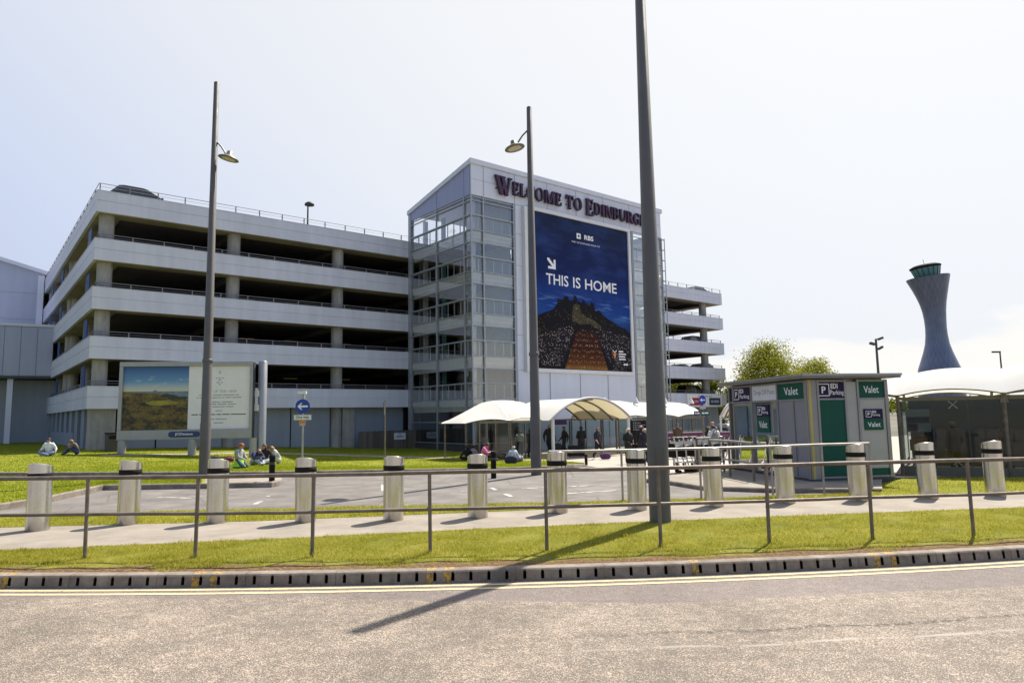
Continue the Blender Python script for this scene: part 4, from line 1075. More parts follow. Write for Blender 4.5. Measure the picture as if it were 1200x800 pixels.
mb = MB(); mb.quad(*[(x, -.0775, z) for x, z in arrow(rr, zc, 0)]); mb.build('arrow', M['s_text'], ow)
mb = MB(); mb.bb(-10*k, 10*k, -.072, -.055, Z(492.2), Z(485.6)); mb.build('plate', M['s_white'], ow)
mb = MB(); zc = (Z(492.2)+Z(485.6))/2
for z_ in (Z(492.2)+.012, Z(485.6)-.012): mb.bb(-9.7*k, 9.7*k, -.0745, -.0735, z_-.006, z_+.006)
put_text(mb, 'One way', (0, -.0745, zc), (1, 0, 0), (0, 0, 1), width=15.5*k, height=4.0*k, bold=.02); mb.build('lettering', M['s_dark'], ow)
mb = MB(); mb.bb(-3.8*k, 3.6*k, -.07, -.05, Z(496), Z(492.6)); mb.build('notice', M['s_orange'], ow)
mb = MB(); mb.bb(-3.2*k, 3.0*k, -.07, -.05, Z(498.6), Z(496.2)); mb.build('notice', M['s_lgrey'], ow)
mb = MB(); mb.bb(-6.2*k, 3.6*k, -.08, .08, Z(461.5), Z(458.2)); mb.tube([(1.5*k, 0, Z(468)), (1.5*k, 0, Z(460))], .03, 8); mb.build('camera', M['s_white'], ow)

p = at(451, 545.5, .09); Z = lambda py: aty(451, py, p.y).z - p.z
tp = empty('thin_post', p, 0, 'plain thin grey post with a narrow edge on plate on the lawn', 'post')
mb = MB(); mb.lathe([(.038, -.3), (.035, Z(469))], 10); mb.build('post', M['galv'], tp)
mb = MB(); mb.bb(-.015, .015, -.33, -.04, Z(486), Z(471)); mb.build('plate', M['dark_steel'], tp)

# plank fence with a notice
fA = C0 + D1*cp_front(421, 500, -1.0)[0] - D2*1.0; 
fz = gz(fA.x, fA.y)
fl = cp_front(481.5, 500, -1.0)[0]-cp_front(421, 500, -1.0)[0]+.8
fe = empty('plank_fence', (fA.x, fA.y, fz-.2), TH, 'weathered dark vertical plank fence at the foot of the car park', 'fence')
ft = cp_front(430, 505.2, -1)[1]-fz+.2
mb = MB(); n = int(fl/.15)
for i in range(n): mb.bb(i*fl/n+.005, (i+1)*fl/n-.008, 0, .03, -.3, ft+random.uniform(-.015, .015))
mb.build('planks', M['wood'], fe)
mb = MB()
for i in range(4): x = .05+(fl-.1)*i/3; mb.bb(x-.05, x+.05, .035, .13, -.3, ft-.05)
mb.build('post', M['wood'], fe)
nz = empty('fence_notice', fA + D1*(cp_front(461.5, 510, -1)[0]-cp_front(421, 500, -1)[0]) - D2*.03, TH, 'small white notice with blue lines fixed to the plank fence', 'notice')
nw = cp_front(475, 510, -1)[0]-cp_front(461.5, 510, -1)[0]; za, zb_ = cp_front(468, 514.7, -1)[1], cp_front(468, 507, -1)[1]
mb = MB(); mb.bb(0, nw, -.02, 0, za, zb_); mb.build('board', M['s_white'], nz)
mb = MB()
for a, b, zf in ((.35, .65, .78), (.15, .85, .52), (.2, .8, .36)): mb.bb(nw*a, nw*b, -.025, -.022, za+(zb_-za)*zf, za+(zb_-za)*(zf+.08))
mb.build('lettering', M['s_blue'], nz)

# ---------------------------------------------------------------- parking kiosk
K0 = at(951, 566.5); K1 = at(1046.5, 563.2)
ka = math.atan2(K1.y-K0.y, K1.x-K0.x); KW = (K1-K0).length
kd = Vector((math.cos(ka), math.sin(ka), 0)); kn = Vector((-math.sin(ka), math.cos(ka), 0))
def kleft(px, py): p = onplane(px, py, K0, kd); return (p-K0).dot(kn), p.z
def kfront(px, py): p = onplane(px, py, K0, kn); return (p-K0).dot(kd), p.z
KL = kleft(856.5, 500)[0]; KH = 2.43; ZS = 1.97
kio = empty('parking_kiosk', K0, ka, 'grey and green valet parking kiosk with a flat roof and glazed side', 'kiosk')
mb = MB()
ov = .22
mb.bb(-ov, KW+ov, -ov-.05, KL+ov, KH+.03, KH+.13); mb.build('roof', M['kroof'], kio, bevel=.015)
mb = MB(); mb.bb(-ov-.015, KW+ov+.015, -ov-.065, KL+ov+.015, KH+.085, KH+.135); mb.build('roof_trim', M['billframe'], kio)
mb = MB(); mb.bb(-.04, KW+.04, -.04, KL+.04, -.2, .10); mb.build('base', M['dark_steel'], kio)
mb = MB(); mb.bb(.06, KW-.06, .06, KL-.06, KH-.06, KH+.02); mb.build('ceiling', M['kframe'], kio)
# frame: uprights and transoms
fx = [kfront(x, 500)[0] for x in (960, 992, 1007, 1040)]
ly = [kleft(x, 500)[0] for x in (947.5, 932.5, 914, 883.5, 862)]
mb = MB()
mb.bb(.117, fx[0]-.026, -.028, .0, .1, KH)
for x in fx[:1]+[fx[1], fx[2], KW-.05]: mb.bb(x-.025, x+.025, -.045, .03, .1, KH)
mb.bb(KW-.05, KW+.02, -.03, .06, .1, KH)
for y in ly+[KL-.04]: mb.bb(-.045, .03, y-.03, y+.03, .1, KH if y != ly[1] else ZS-.02)
for z in (ZS, KH-.03, .13):
    for xa_, xb_ in ((fx[0], fx[1]), (fx[2], KW-.03)): mb.bb(xa_+.026, xb_-.026, -.035, .028, z-.02, z+.02)
    mb.bb(-.035, .028, ly[0], KL, z-.02, z+.02)
for x in (0.05, KW-.04): mb.bb(x-.04, x+.04, KL-.06, KL+.01, .1, KH)
mb.bb(KW-.06, KW+.01, KL*.5-.03, KL*.5+.03, .1, KH); mb.bb(.09, KW-.08, KL-.04, KL, .1, .5); mb.bb(.09, KW-.08, KL-.04, KL, KH-.5, KH-.06); mb.bb(KW-.04, KW, .07, KL-.08, KH-.5, KH-.06)
mb.build('frame', M['kframe'], kio)
mb = MB(); mb.bb(.05, .115, -.03, .0, .1, KH-.001); mb.build('corner_strip', M['s_yellow'], kio)
mb = MB(); mb.bb(-.04, .03, -.04, .03, .1, KH-.001); mb.bb(-.03, .0, .033, ly[0]-.03, .1, KH-.001); mb.build('corner_panel', M['kframe'], kio)
def kpan(name, face, a, b, z0, z1, mat, d=0.0):
    mb = MB()
    if face == 'f': mb.bb(a, b, -.02-d, 0.0-d+.004, z0, z1)
    else: mb.bb(-.02-d, 0.0-d+.004, min(a, b), max(a, b), z0, z1)
    return mb.build(name, mat, kio)
g = .028
kpan('sign_panel', 'f', fx[0]+g, fx[1]-g, ZS+.022, KH-.052, M['s_purple']); kpan('panel', 'f', fx[0]+g, fx[1]-g, .152, ZS-.022, M['s_green'])
kpan('panel', 'f', fx[1]+g, fx[2]-g, .152, KH-.052, M['s_lgrey'])
kpan('sign_panel', 'f', fx[2]+g, KW-.08, ZS+.022, KH-.052, M['s_green']); kpan('panel', 'f', fx[2]+g, KW-.08, .32, ZS-.022, M['s_lgrey']); kpan('panel', 'f', fx[2]+g, KW-.08, .152, .315, M['s_green'])
kpan('sign_panel', 'l', ly[0]+g, ly[2]-g, ZS+.022, KH-.052, M['s_green']); kpan('panel', 'l', ly[0]+g, ly[1]-g, .152, ZS-.022, M['s_grey']); kpan('panel', 'l', ly[1]+g, ly[2]-g, .152, ZS-.022, M['s_grey'])
kpan('sign_panel', 'l', ly[2]+g, ly[3]-g, ZS+.022, KH-.052, M['s_white']); kpan('sign_panel', 'l', ly[3]+g, KL-.07, ZS+.022, KH-.052, M['s_purple'])
mb = MB(); mb.quad((0, ly[2]+g, .15), (0, ly[3]-g, .15), (0, ly[3]-g, ZS-.02), (0, ly[2]+g, ZS-.02)); mb.build('window', M['glass_kiosk'], kio)
mb = MB(); mb.quad((0, ly[3]+.04, .15), (0, ly[4]-.04, .15), (0, ly[4]-.04, ZS-.1), (0, ly[3]+.04, ZS-.1)); dr = mb.build('door', M['glass_kiosk'], kio)
mb = MB(); mb.bb(-.03, .01, ly[3]+.031, ly[4]-.031, ZS-.1, ZS-.03); mb.build('door_frame', M['kframe'], dr)
mb = MB(); mb.quad((.1, KL-.02, .5), (KW-.1, KL-.02, .5), (KW-.1, KL-.02, KH-.5), (.1, KL-.02, KH-.5)); mb.quad((KW-.02, .1, .15), (KW-.02, KL-.1, .15), (KW-.02, KL-.1, KH-.5), (KW-.02, .1, KH-.5)); mb.build('window', M['glass_kiosk'], kio)
mb = MB(); mb.bb(.07, KW-.5, .07, ly[2]-.05, .1, KH-.1); mb.build('store', M['s_grey'], kio)
mb = MB(); mb.bb(.25, 1.0, ly[2]+.1, ly[3], .85, .92); mb.bb(.9, .98, ly[2]+.1, ly[3], .1, .85); mb.build('counter', M['s_lgrey'], kio)
mb = MB(); mb.bb(.4, .6, ly[2]+.25, ly[2]+.5, .92, 1.05); mb.build('cups', M['s_white'], kio)
def poster(name, face, c, z0, zm, z1, w, d):
    a, b = c-w/2, c+w/2
    p1 = kpan(name, face, a, b, zm+.003, z1, M['s_purple'], d); p2 = kpan(name, face, a, b, z0, zm, M['s_green'], d)
cF = (fx[2]+KW-.05)/2; cL = (ly[2]+ly[3])/2
poster('small_poster', 'f', cF+.0, 1.22, 1.48, 1.72, .50, .022)
poster('small_poster', 'l', cL+.12, 1.15, 1.55, 1.88, .62, .004)
def ktext(body, face, c, z, d, width=None, height=None, bold=.01, mat='s_text'):
    txt = MB()
    if face == 'f': put_text(txt, body, (c, -.0215-d, z), (1, 0, 0), (0, 0, 1), height, width, bold)
    else: put_text(txt, body, (-.0215-d, c, z), (0, -1, 0), (0, 0, 1), height, width, bold)
    txt.build('lettering', M[mat], kio)
def pbox(face, c, z, s_, d):
    txt = MB()
    for a0, a1, b0, b1 in ((-s_, s_, s_*.86, s_), (-s_, s_, -s_, -s_*.86), (-s_, -s_*.86, -s_*.86, s_*.86), (s_*.86, s_, -s_*.86, s_*.86)):
        if face == 'f': txt.bb(c+a0, c+a1, -.0225-d, -.0205-d, z+b0, z+b1)
        else: txt.bb(-.0225-d, -.0205-d, c+a0, c+a1, z+b0, z+b1)
    txt.build('parking_symbol', M['s_text'], kio); ktext('P', face, c, z, d, height=s_*1.1, bold=.03)
cs_ = (fx[0]+fx[1])/2; w_ = fx[1]-fx[0]; zc = (ZS+KH)/2-.01
pbox('f', cs_-w_*.27, zc, .15, 0); ktext('EDI', 'f', cs_+w_*.12, zc+.09, 0, height=.12, width=w_*.26, bold=.03); ktext('Parking', 'f', cs_+w_*.22, zc-.08, 0, height=.145, width=w_*.50)
ktext('Valet', 'f', (fx[2]+KW-.05)/2, zc, 0, height=.17, width=.40)
pbox('f', cF-.13, 1.60, .075, .022); ktext('EDI', 'f', cF+.02, 1.65, .022, height=.055, bold=.03); ktext('Parking', 'f', cF+.07, 1.57, .022, height=.065); ktext('Valet', 'f', cF, 1.35, .022, height=.115)
cc_ = (ly[0]+ly[2])/2; ktext('Valet', 'l', cc_, zc, 0, height=.19, width=.62)
cp_ = (ly[3]+KL-.05)/2; pw_ = KL-.05-ly[3]; pbox('l', cp_+pw_*.18, zc, .15, 0); ktext('EDI', 'l', cp_-pw_*.06, zc+.09, 0, height=.12, bold=.03); ktext('Parking', 'l', cp_-pw_*.19, zc-.08, 0, height=.14, width=pw_*.42)
pbox('l', cL+.12+.15, 1.72, .11, .004); ktext('EDI', 'l', cL+.12-.07, 1.78, .004, height=.08, bold=.03); ktext('Parking', 'l', cL+.12-.13, 1.67, .004, height=.09, width=.30); ktext('Valet', 'l', cL+.12, 1.36, .004, height=.18, width=.42)
ktext('Drop Off Point', 'l', (ly[2]+ly[3])/2, zc, 0, height=.17, width=abs(ly[3]-ly[2])*.8, mat='s_greytext')

# ---------------------------------------------------------------- glass shelter with a white tensile roof, right of the kiosk
s0 = Vector((10.45, 18.6, 0)); sa = math.atan2(-.62, 1.0)
sh = empty('glass_shelter', (s0.x, s0.y, gz(s0.x, s0.y)), sa, 'dark glass waiting shelter under a white tensile roof at the right edge', 'shelter')
SL, SD = 7.2, 4.2; bay = 2.35; EV = 2.08
def shelter_roof(u, w, s0_=-.5):
    x = s0_ + (SL+.9)*u; t = -1+2*w
    ph = (x % bay)/bay; k = 4*ph*(1-ph)
    zr = 2.66+.16*k+.05*x; ze = EV+.02+.15*k
    y = -.35+(SD+.7)*w
    return Vector((x, y, ze+(zr-ze)*(1-abs(t)**2.1)))
mb = MB(); mb.smooth = True; mb.grid(shelter_roof, 70, 18); mb.build('membrane', M['membrane_white'], sh)
mb = MB()
for w in (0, 1): mb.tube([shelter_roof(i/60, w)-Vector((0, 0, .02)) for i in range(61)], .02, 8)
for i in range(4):
    u = (.5+bay*i)/(SL+.9); mb.tube([shelter_roof(u, j/16)-Vector((0, 0, .045)) for j in range(17)], .04, 8)
mb.build('roof_edge', M['rib'], sh)
for i in range(4):
    for y in (.02, SD-.05): mb = MB(); mb.tube([(bay*i, y, -.3), (bay*i, y, EV+.02)], .05, 10); mb.build('post', M['galv'], sh)
for i in range(1, 3): mb = MB(); mb.lathe([(.09, EV-.22), (.05, EV-.02)], 10, (bay*i, -.12, 0)); mb.build('roof_fixing', M['galv'], sh)
mb = MB(); mb.bb(-.05, SL+.05, .0, .06, EV-.1, EV-.03); mb.bb(-.05, SL+.05, .0, .08, -.3, .22); mb.bb(-.05, SL, SD-.08, SD-.02, EV-.1, EV-.03); mb.build('beam', M['rib'], sh)
for i in range(9):
    mb = MB(); a = bay/3*i; mb.quad((a+.02, .03, .26), (a+bay/3-.02, .03, .26), (a+bay/3-.02, .03, EV-.12), (a+.02, .03, EV-.12)); pn = mb.build('glass_panel', M['glass_dark'], sh)
    mb = MB(); mb.bb(a-.012, a+.012, .0, .06, .23, EV-.11); mb.build('mullion', M['dark_steel'], pn)
for z in (EV-.25, .36):
    for i in (1,):
        mb = MB(); x = 1.25
        for s1, s2 in ((-1, -1), (-1, 1), (1, -1), (1, 1)): mb.tube([(x, -.03, z), (x+s1*.1, -.03, z+s2*.1)], .012, 6)
        mb.build('spider_fitting', M['galv_light'], sh)
mb = MB(); mb.quad((0.03, .1, .26), (.03, SD-.1, .26), (.03, SD-.1, EV-.12), (.03, .1, EV-.12)); mb.build('glass_panel', M['glass_dark'], sh)
mb = MB(); mb.bb(.12, SL, SD-.3, SD-.2, -.2, EV-.1); mb.build('rear_shade_wall', M['dark_steel'], sh)  # dark wall added to stand in for the shaded interior behind the glass
mb = MB(); mb.bb(-.2, SL, .1, SD, -.3, -.02); mb.build('floor', M['deck'], sh)
mb = MB(); mb.bb(.16, .72, .25, .28, 1.12, 1.72); mb.build('notice_board', M['s_white'], sh)
mb = MB(); mb.bb(.18, .70, .235, .248, 1.36, 1.52); mb.bb(.18, .42, .235, .248, 1.14, 1.34); mb.build('notice_print', M['s_navy'], sh)
mb = MB(); a = [(.2, .2, .62), (.62, .2, .68), (.62, .2, 1.0), (.2, .2, .92)]; mb.quad(*a); mb.add([Vector(v)+Vector((0, .02, 0)) for v in a], [(3, 2, 1, 0)]); mb.build('orange_notice', M['s_orange'], sh)
mb = MB(); mb.bb(1.0, 2.4, .25, .6, .34, .40); mb.bb(.2, .72, .25, .6, .34, .40); mb.bb(1.2, 1.26, .3, .55, -.02, .34); mb.bb(2.2, 2.26, .3, .55, -.02, .34); mb.build('bench', M['s_white'], sh)

# ---------------------------------------------------------------- canopied walkway in front of the tower
P0 = Vector((-3.4, 38.76, -.8))
WK = TH
walk = empty('canopied_walkway', P0, WK, 'white tensile canopied walkway with vaulted openings in front of the tower', 'canopy')
HW, ZE, ZR = 2.2, 2.24, 3.42
def wloc(px, py, y): p = onplane(px, py, P0+D2*y, D2); q = p-P0; return q.dot(D1), q.z
bays = [(-.0, 2.35), (2.35, 4.7), (11.2, 14.3), (14.3, 17.4), (17.4, 20.4)]
def bayfn(s_a, s_b, tip=False):
    def fn(u, w):
        s_ = s_a+(s_b-s_a)*u; t = -1+2*w
        k = 4*u*(1-u)
        zr = ZR-.10+.10*k-(.12 if s_a > 14 else 0); ze = ZE+.17*k
        hw = HW
        if tip:
            q = u**.9; zr = ZE-.12+(ZR-.10-ZE+.12)*q; ze = ZE-.12+.12*u+.15*k; hw = HW*(.55+.45*q)
        return Vector((s_, t*hw, ze+(zr-ze)*(1-abs(t)**2.2)))
    return fn
for i, (a, b) in enumerate(bays):
    mb = MB(); mb.smooth = True; f_ = bayfn(a, b, i == 0); mb.grid(f_, 14, 20); o = mb.build('membrane', M['membrane'], walk)
    mb = MB(); mb.tube([f_(j/14, 0)-Vector((0, 0, .015)) for j in range(15)], .03, 6); mb.tube([f_(j/14, 1)-Vector((0, 0, .015)) for j in range(15)], .03, 6); mb.tube([f_(1, j/20)-Vector((0, 0, .03)) for j in range(21)], .03, 6)
    mb.build('edge_cable', M['galv_light'], o)
def vault(sa_, sb_, y0, y1, sk=0.0, dz=0.0, name='vault'):
    c = (sa_+sb_)/2; hw = (sb_-sa_)/2
    def fn(u, w):
        t = -1+2*w; y = y0+(y1-y0)*u
        return Vector((c+t*hw*(1.06 if u < .02 else 1.0)+sk*(y-y0), y, ZE-.05+(ZR+.12+dz-ZE)*(1-abs(t)**2.1)))
    mb = MB(); mb.smooth = True; mb.grid(fn, 16, 28); o = mb.build(name, M['membrane'], walk)
    mb = MB(); mb.tube([fn(0, j/28) for j in range(29)], .075, 8); mb.build('rim', M['s_lgrey'], o)
    for yy in (.3, .62, .95):
        mb = MB(); mb.tube([fn(yy, j/28)-Vector((0, 0, .09)) for j in range(29)], .06, 8); mb.build('rib', M['rib'], o)
    mb = MB()
    for s1 in (-.45, .45): mb.tube([fn(j/12, .5+s1*(j/12)*.55)-Vector((0, 0, .09)) for j in range(13)], .05, 8)
    mb.build('diagonal_rib', M['rib'], o)
    return fn
v1 = vault(4.7, 11.2, -HW-1.0, HW, .12); v2 = vault(20.8, 24.6, -HW-1.2, HW-.6, 1.75, -.16)
for s_ in (0.8, 2.35, 4.7, 8, 11.2, 14.3, 17.4, 20.4, 25.2):
    for y in (-HW+.12, HW-.12): mb = MB(); mb.tube([(s_, y, -.3), (s_, y, ZE-.02)], .055, 10); mb.build('post', M['galv'], walk)
for s_ in (4.72, 11.15): mb = MB(); mb.tube([(s_, -HW-.95, -.3), (s_, -HW-.95, ZE+.02)], .10, 12); mb.build('white_post', M['white_post'], walk)
for s_ in (20.5, 25.0): mb = MB(); mb.tube([(s_, -HW-1.3, -.3), (s_, -HW-1.3, ZE+.02)], .07, 12); mb.build('white_post', M['white_post'], walk)
mb = MB(); mb.bb(.3, 25, HW-.2, HW-.08, ZE-.14, ZE-.02); mb.bb(.3, 4.6, -HW+.06, -HW+.16, ZE-.14, ZE-.03); mb.bb(11.3, 20.3, -HW+.06, -HW+.16, ZE-.14, ZE-.03); mb.build('beam', M['rib'], walk)
for a, b, n_ in ((.3, 4.6, 4), (11.4, 20.2, 8)):
    for i in range(n_):
        x0, x1 = a+(b-a)*i/n_, a+(b-a)*(i+1)/n_
        mb = MB(); mb.quad((x0+.03, -HW+.1, .1), (x1-.03, -HW+.1, .1), (x1-.03, -HW+.1, ZE-.16), (x0+.03, -HW+.1, ZE-.16)); pn = mb.build('glass_panel', M['glass_dark'] if a < 1 else M['glass_kiosk'], walk)
        mb = MB(); mb.bb(x0-.03, x0+.03, -HW+.06, -HW+.14, -.2, ZE-.15); mb.build('mullion', M['galv'], pn)
for i in range(10):
    x0, x1 = 4.8+1.55*i, 4.8+1.55*(i+1)
    mb = MB(); mb.quad((x0+.04, HW-.14, .12), (x1-.04, HW-.14, .12), (x1-.04, HW-.14, ZE-.16), (x0+.04, HW-.14, ZE-.16)); mb.build('glass_panel', M['glass_dark'], walk)
    mb = MB(); mb.bb(x0-.03, x0+.03, HW-.17, HW-.09, -.2, ZE-.15); mb.build('mullion', M['dark_steel'], walk)
for s_ in (11.2, 14.3, 17.4, 20.4):
    mb = MB(); mb.lathe([(.24, ZR-.25), (.13, ZR+.0), (.10, ZR+.06), (.02, ZR+.24)], 8, (s_, -1.1, 0))
    mb.build('finial', M['white_post'], walk)
mb = MB(); mb.bb(4.85, 5.75, -HW-1.03, -HW-.98, ZE-.30, ZE-.04); mb.build('hanging_sign', M['s_purple'], walk)

# ---- directory board under the canopy
p = aty(751, 530, 43.5); p.z = gz(p.x, p.y)
db = empty('directory_board', p, .1, 'tall black directory board with white lines behind the elderly couple', 'sign')
mb = MB(); mb.bb(-.62, .62, -.04, .04, 0, 2.05); mb.build('board', M['black'], db)
for i in range(4):
    mb = MB(); z = 1.92-.14*i; mb.bb(-.45, -.38, -.046, -.042, z-.035, z+.035); mb.bb(-.33, -.24, -.046, -.042, z-.035, z+.035); mb.bb(-.2, .05+.09*((i*7) % 4), -.046, -.042, z-.02, z+.02); mb.build('text_line', M['s_greytext'], db)
# ---- blue arrow sign with finger boards
p = aty(826, 540, 33.0); p.z = gz(p.x, p.y); k = p.y/F_PX; Z = lambda py: aty(826, py, p.y).z - p.z
fs_ = empty('finger_sign', p, 0, 'blue round arrow sign over dark green finger boards beside the walkway', 'road sign')
mb = MB(); mb.lathe([(.05, -.2), (.05, Z(464))], 10); mb.build('post', M['galv'], fs_)
mb = MB(); mb.prism([(4.0*k*math.cos(t), Z(468.5)+5.6*k*math.sin(t)) for t in np.linspace(0, 2*math.pi, 29)[:-1]], -.09, -.06); mb.build('disc', M['s_blue'], fs_)
mb = MB(); mb.quad(*[(x, -.0925, z) for x, z in arrow(4.2*k, Z(468.5), 0)]); mb.build('arrow', M['s_text'], fs_)
mb = MB(); mb.bb(-3.6*k, 3.6*k, -.085, -.06, Z(479), Z(475.3)); mb.build('plate', M['s_lgrey'], fs_)
mb = MB(); mb.bb(-10.5*k, -3.2*k, -.085, -.06, Z(486), Z(481.3)); mb.build('finger_board', M['s_purple'], fs_)
mb = MB(); mb.bb(-3*k, 7.5*k, -.085, -.06, Z(486.5), Z(481.5)); mb.build('finger_board', M['s_green'], fs_)
for a, b in ((-9.5, -7.5), (-7, -4.2), (-1.5, 1), (1.6, 6)): mb = MB(); mb.bb(a*k, b*k, -.0895, -.0865, Z(484.6), Z(482.9)); mb.build('word', M['s_text'], fs_)
# ---- purple hoarding
for i, (xa, xb) in enumerate(((781, 797), (798.5, 826), (841, 863))):
    a = aty(xa, 520, 44.0); b = aty(xb, 520, 44.5); g_ = gz(a.x, a.y); w_ = (b-a).length
    t = empty('barrier', (a.x, a.y, g_), math.atan2(b.y-a.y, b.x-a.x), ['purple barrier panel just right of the thick near lamp post', 'long purple barrier panel behind the trolley rails', 'purple barrier panel just left of the kiosk'][i], 'barrier', 'purple barriers beside the walkway')
    mb = MB(); mb.bb(0, w_, -.04, .04, .1, 1.22); mb.build('panel', M['barrier'], t)
    mb = MB(); mb.bb(-.02, w_+.02, -.06, .06, 1.222, 1.28); mb.bb(.1, .2, -.3, .3, 0, .098); mb.bb(w_-.2, w_-.1, -.3, .3, 0, .098); mb.build('trim', M['s_lgrey'], t)

# ---------------------------------------------------------------- luggage trolleys in their corral
def trolley():
    t = empty('luggage_trolley', (0, 0, 0))
    mb = MB()
    for x in (-.28, .28): mb.tube([(x, .42, .14), (x*.9, -.30, .18), (x*.98, -.40, .42), (x, -.43, .75), (x, -.50, 1.0)], .022, 6)
    mb.tube([(-.28, .42, .14), (.28, .42, .14)], .018, 6); mb.tube([(-.27, -.40, .42), (.27, -.40, .42)], .014, 6)
    mb.build('frame', M['trolley'], t)
    mb = MB(); mb.tube([(-.30, -.47, .985), (.30, -.47, .985)], .026, 8); mb.build('handle', M['rubber'], t)
    mb = MB(); M_ = Matrix.Translation((0, -.43, .66)) @ Matrix.Rotation(R(6), 4, 'X'); st = len(mb.v); mb.bb(-.235, .235, -.012, .012, -.19, .20); mb.xform(M_, st); mb.build('back_panel', M['black'], t)
    mb = MB(); mb.bb(-.26, .26, -.28, .40, .165, .185); mb.build('deck', M['trolley'], t)
    mb = MB(); mb.bb(-.25, .25, -.39, -.14, .78, .80); mb.bb(-.25, .25, -.15, -.135, .80, .90); mb.build('basket', M['trolley'], t)
    for x, y in ((-.24, -.30), (.24, -.30), (0, .36)):
        st_ = MB(); st_.lathe([(.03, -.018), (.068, -.016), (.068, .016), (.03, .018)], 14); st_.xform(Matrix.Translation((x, y, .07)) @ Matrix.Rotation(R(90), 4, 'Y')); st_.build('wheel', M['rubber'], t)
    return t
tr0 = trolley(); names_ = ['front luggage trolley of the nested row, its dark back panel facing left', 'second luggage trolley of the nested row behind the front one', 'third luggage trolley of the nested row', 'fourth luggage trolley of the nested row', 'fifth luggage trolley of the nested row, behind a steel bollard', 'sixth luggage trolley of the nested row, near the kiosk door']
a = at(799, 555); b = at(852, 552)
dr_ = (b-a).normalized()
for i, nm in enumerate(names_):
    o = tr0 if i == 0 else copy_tree(tr0)
    q = a + dr_*(.34*i); o.location = (q.x, q.y+.1*i, gz(q.x, q.y)); o.rotation_euler = (0, 0, math.atan2(dr_.y, dr_.x)-R(90)+R(8)); tag(o, nm, 'trolley', 'nested luggage trolleys')
# second rank further back
for i, px in enumerate((806, 815, 825, 836)):
    o = copy_tree(tr0); q = at(px, 546); o.location = q; o.rotation_euler = (0, 0, R(70+6*i)); tag(o, ['leftmost trolley of the rear rank inside the rails', 'rear rank trolley second from the left', 'rear rank trolley third from the left', 'rightmost trolley of the rear rank inside the rails'][i], 'trolley', 'luggage trolleys of the rear rank')
cr_ = empty('trolley_rails', (0, 0, 0), 0, 'low steel rails enclosing the luggage trolleys left of the kiosk', 'railing')
def railrun(pts, h, r=.026, posts=True, mid=None):
    hs_ = h if isinstance(h, list) else [h]*len(pts)
    mb = MB(); mb.tube([(q.x, q.y, q.z+hh) for q, hh in zip(pts, hs_)], r, 8)
    if mid: mb.tube([(q.x, q.y, q.z+mid) for q in pts], r*.8, 8)
    mb.build('rail', M['galv_light'], cr_)
    if posts:
        for q, hh in zip(pts, hs_): m2 = MB(); m2.tube([(q.x, q.y, q.z-.1), (q.x, q.y, q.z+hh)], r*1.1, 8); m2.build('post', M['galv'], cr_)
def toprail(pts, r, posts=True, mid=None):
    q = [at(x, y) for x, y, t in pts]; railrun(q, [aty(x, t, w.y).z-w.z for (x, y, t), w in zip(pts, q)], r, posts, mid)
toprail([(790, 547, 512.5), (815, 547, 512), (848, 546.5, 511.5)], .026)
toprail([(818, 555, 513.5), (833, 555, 513), (849, 555, 512.5)], .028)
toprail([(833, 557.5, 515.5), (856, 560.5, 516.5), (884, 566, 519)], .03, True, .48)

# ---------------------------------------------------------------- people
SKIN = plain('skin', (.48, .27, .19), .55, 0, .08, 6); SKIN2 = plain('skin_tanned', (.40, .21, .13), .55, 0, .08, 6)
EYE = plain('eye', (.03, .02, .02), .3); SHOE = plain('shoe', (.03, .028, .03), .6); LIP = plain('lip', (.36, .13, .11), .5)
_cl = {}
def cloth(c):
    if c not in _cl: _cl[c] = plain('cloth', c, .85, 0, .18, 7, .3, 60)
    return _cl[c]
def skin_mesh(chains):
    """chains: list of (points, radii, tag, root_index_chain) -> evaluated verts, faces; chains starting at an existing point join it"""
    vs = []; es = []; rs = []; roots = []; key = {}
    for pts, rad, root in chains:
        prev = None
        for i, p in enumerate(pts):
            kx = tuple(round(c, 4) for c in p)
            if kx in key: j = key[kx]
            else:
                j = len(vs); vs.append(p); rs.append(rad[i]); key[kx] = j
                if root and i == 0: roots.append(j)
            if prev is not None: es.append((prev, j))
            prev = j
    me = bpy.data.meshes.new('t'); me.from_pydata([tuple(v) for v in vs], es, [])
    o = bpy.data.objects.new('t', me); col.objects.link(o)
    o.modifiers.new('skin', 'SKIN'); sv = me.skin_vertices[0].data
    for i, r in enumerate(rs):
        sv[i].radius = (r, r) if not isinstance(r, tuple) else r; sv[i].use_root = i in roots
    o.modifiers['skin'].use_smooth_shade = True
    s_ = o.modifiers.new('sub', 'SUBSURF'); s_.levels = 1; s_.render_levels = 1
    dg = bpy.context.evaluated_depsgraph_get(); m2 = bpy.data.meshes.new_from_object(o.evaluated_get(dg))
    V = [Vector(v.co) for v in m2.vertices]; F = [tuple(p.vertices) for p in m2.polygons]
    bpy.data.objects.remove(o); bpy.data.meshes.remove(me); bpy.data.meshes.remove(m2)
    return V, F
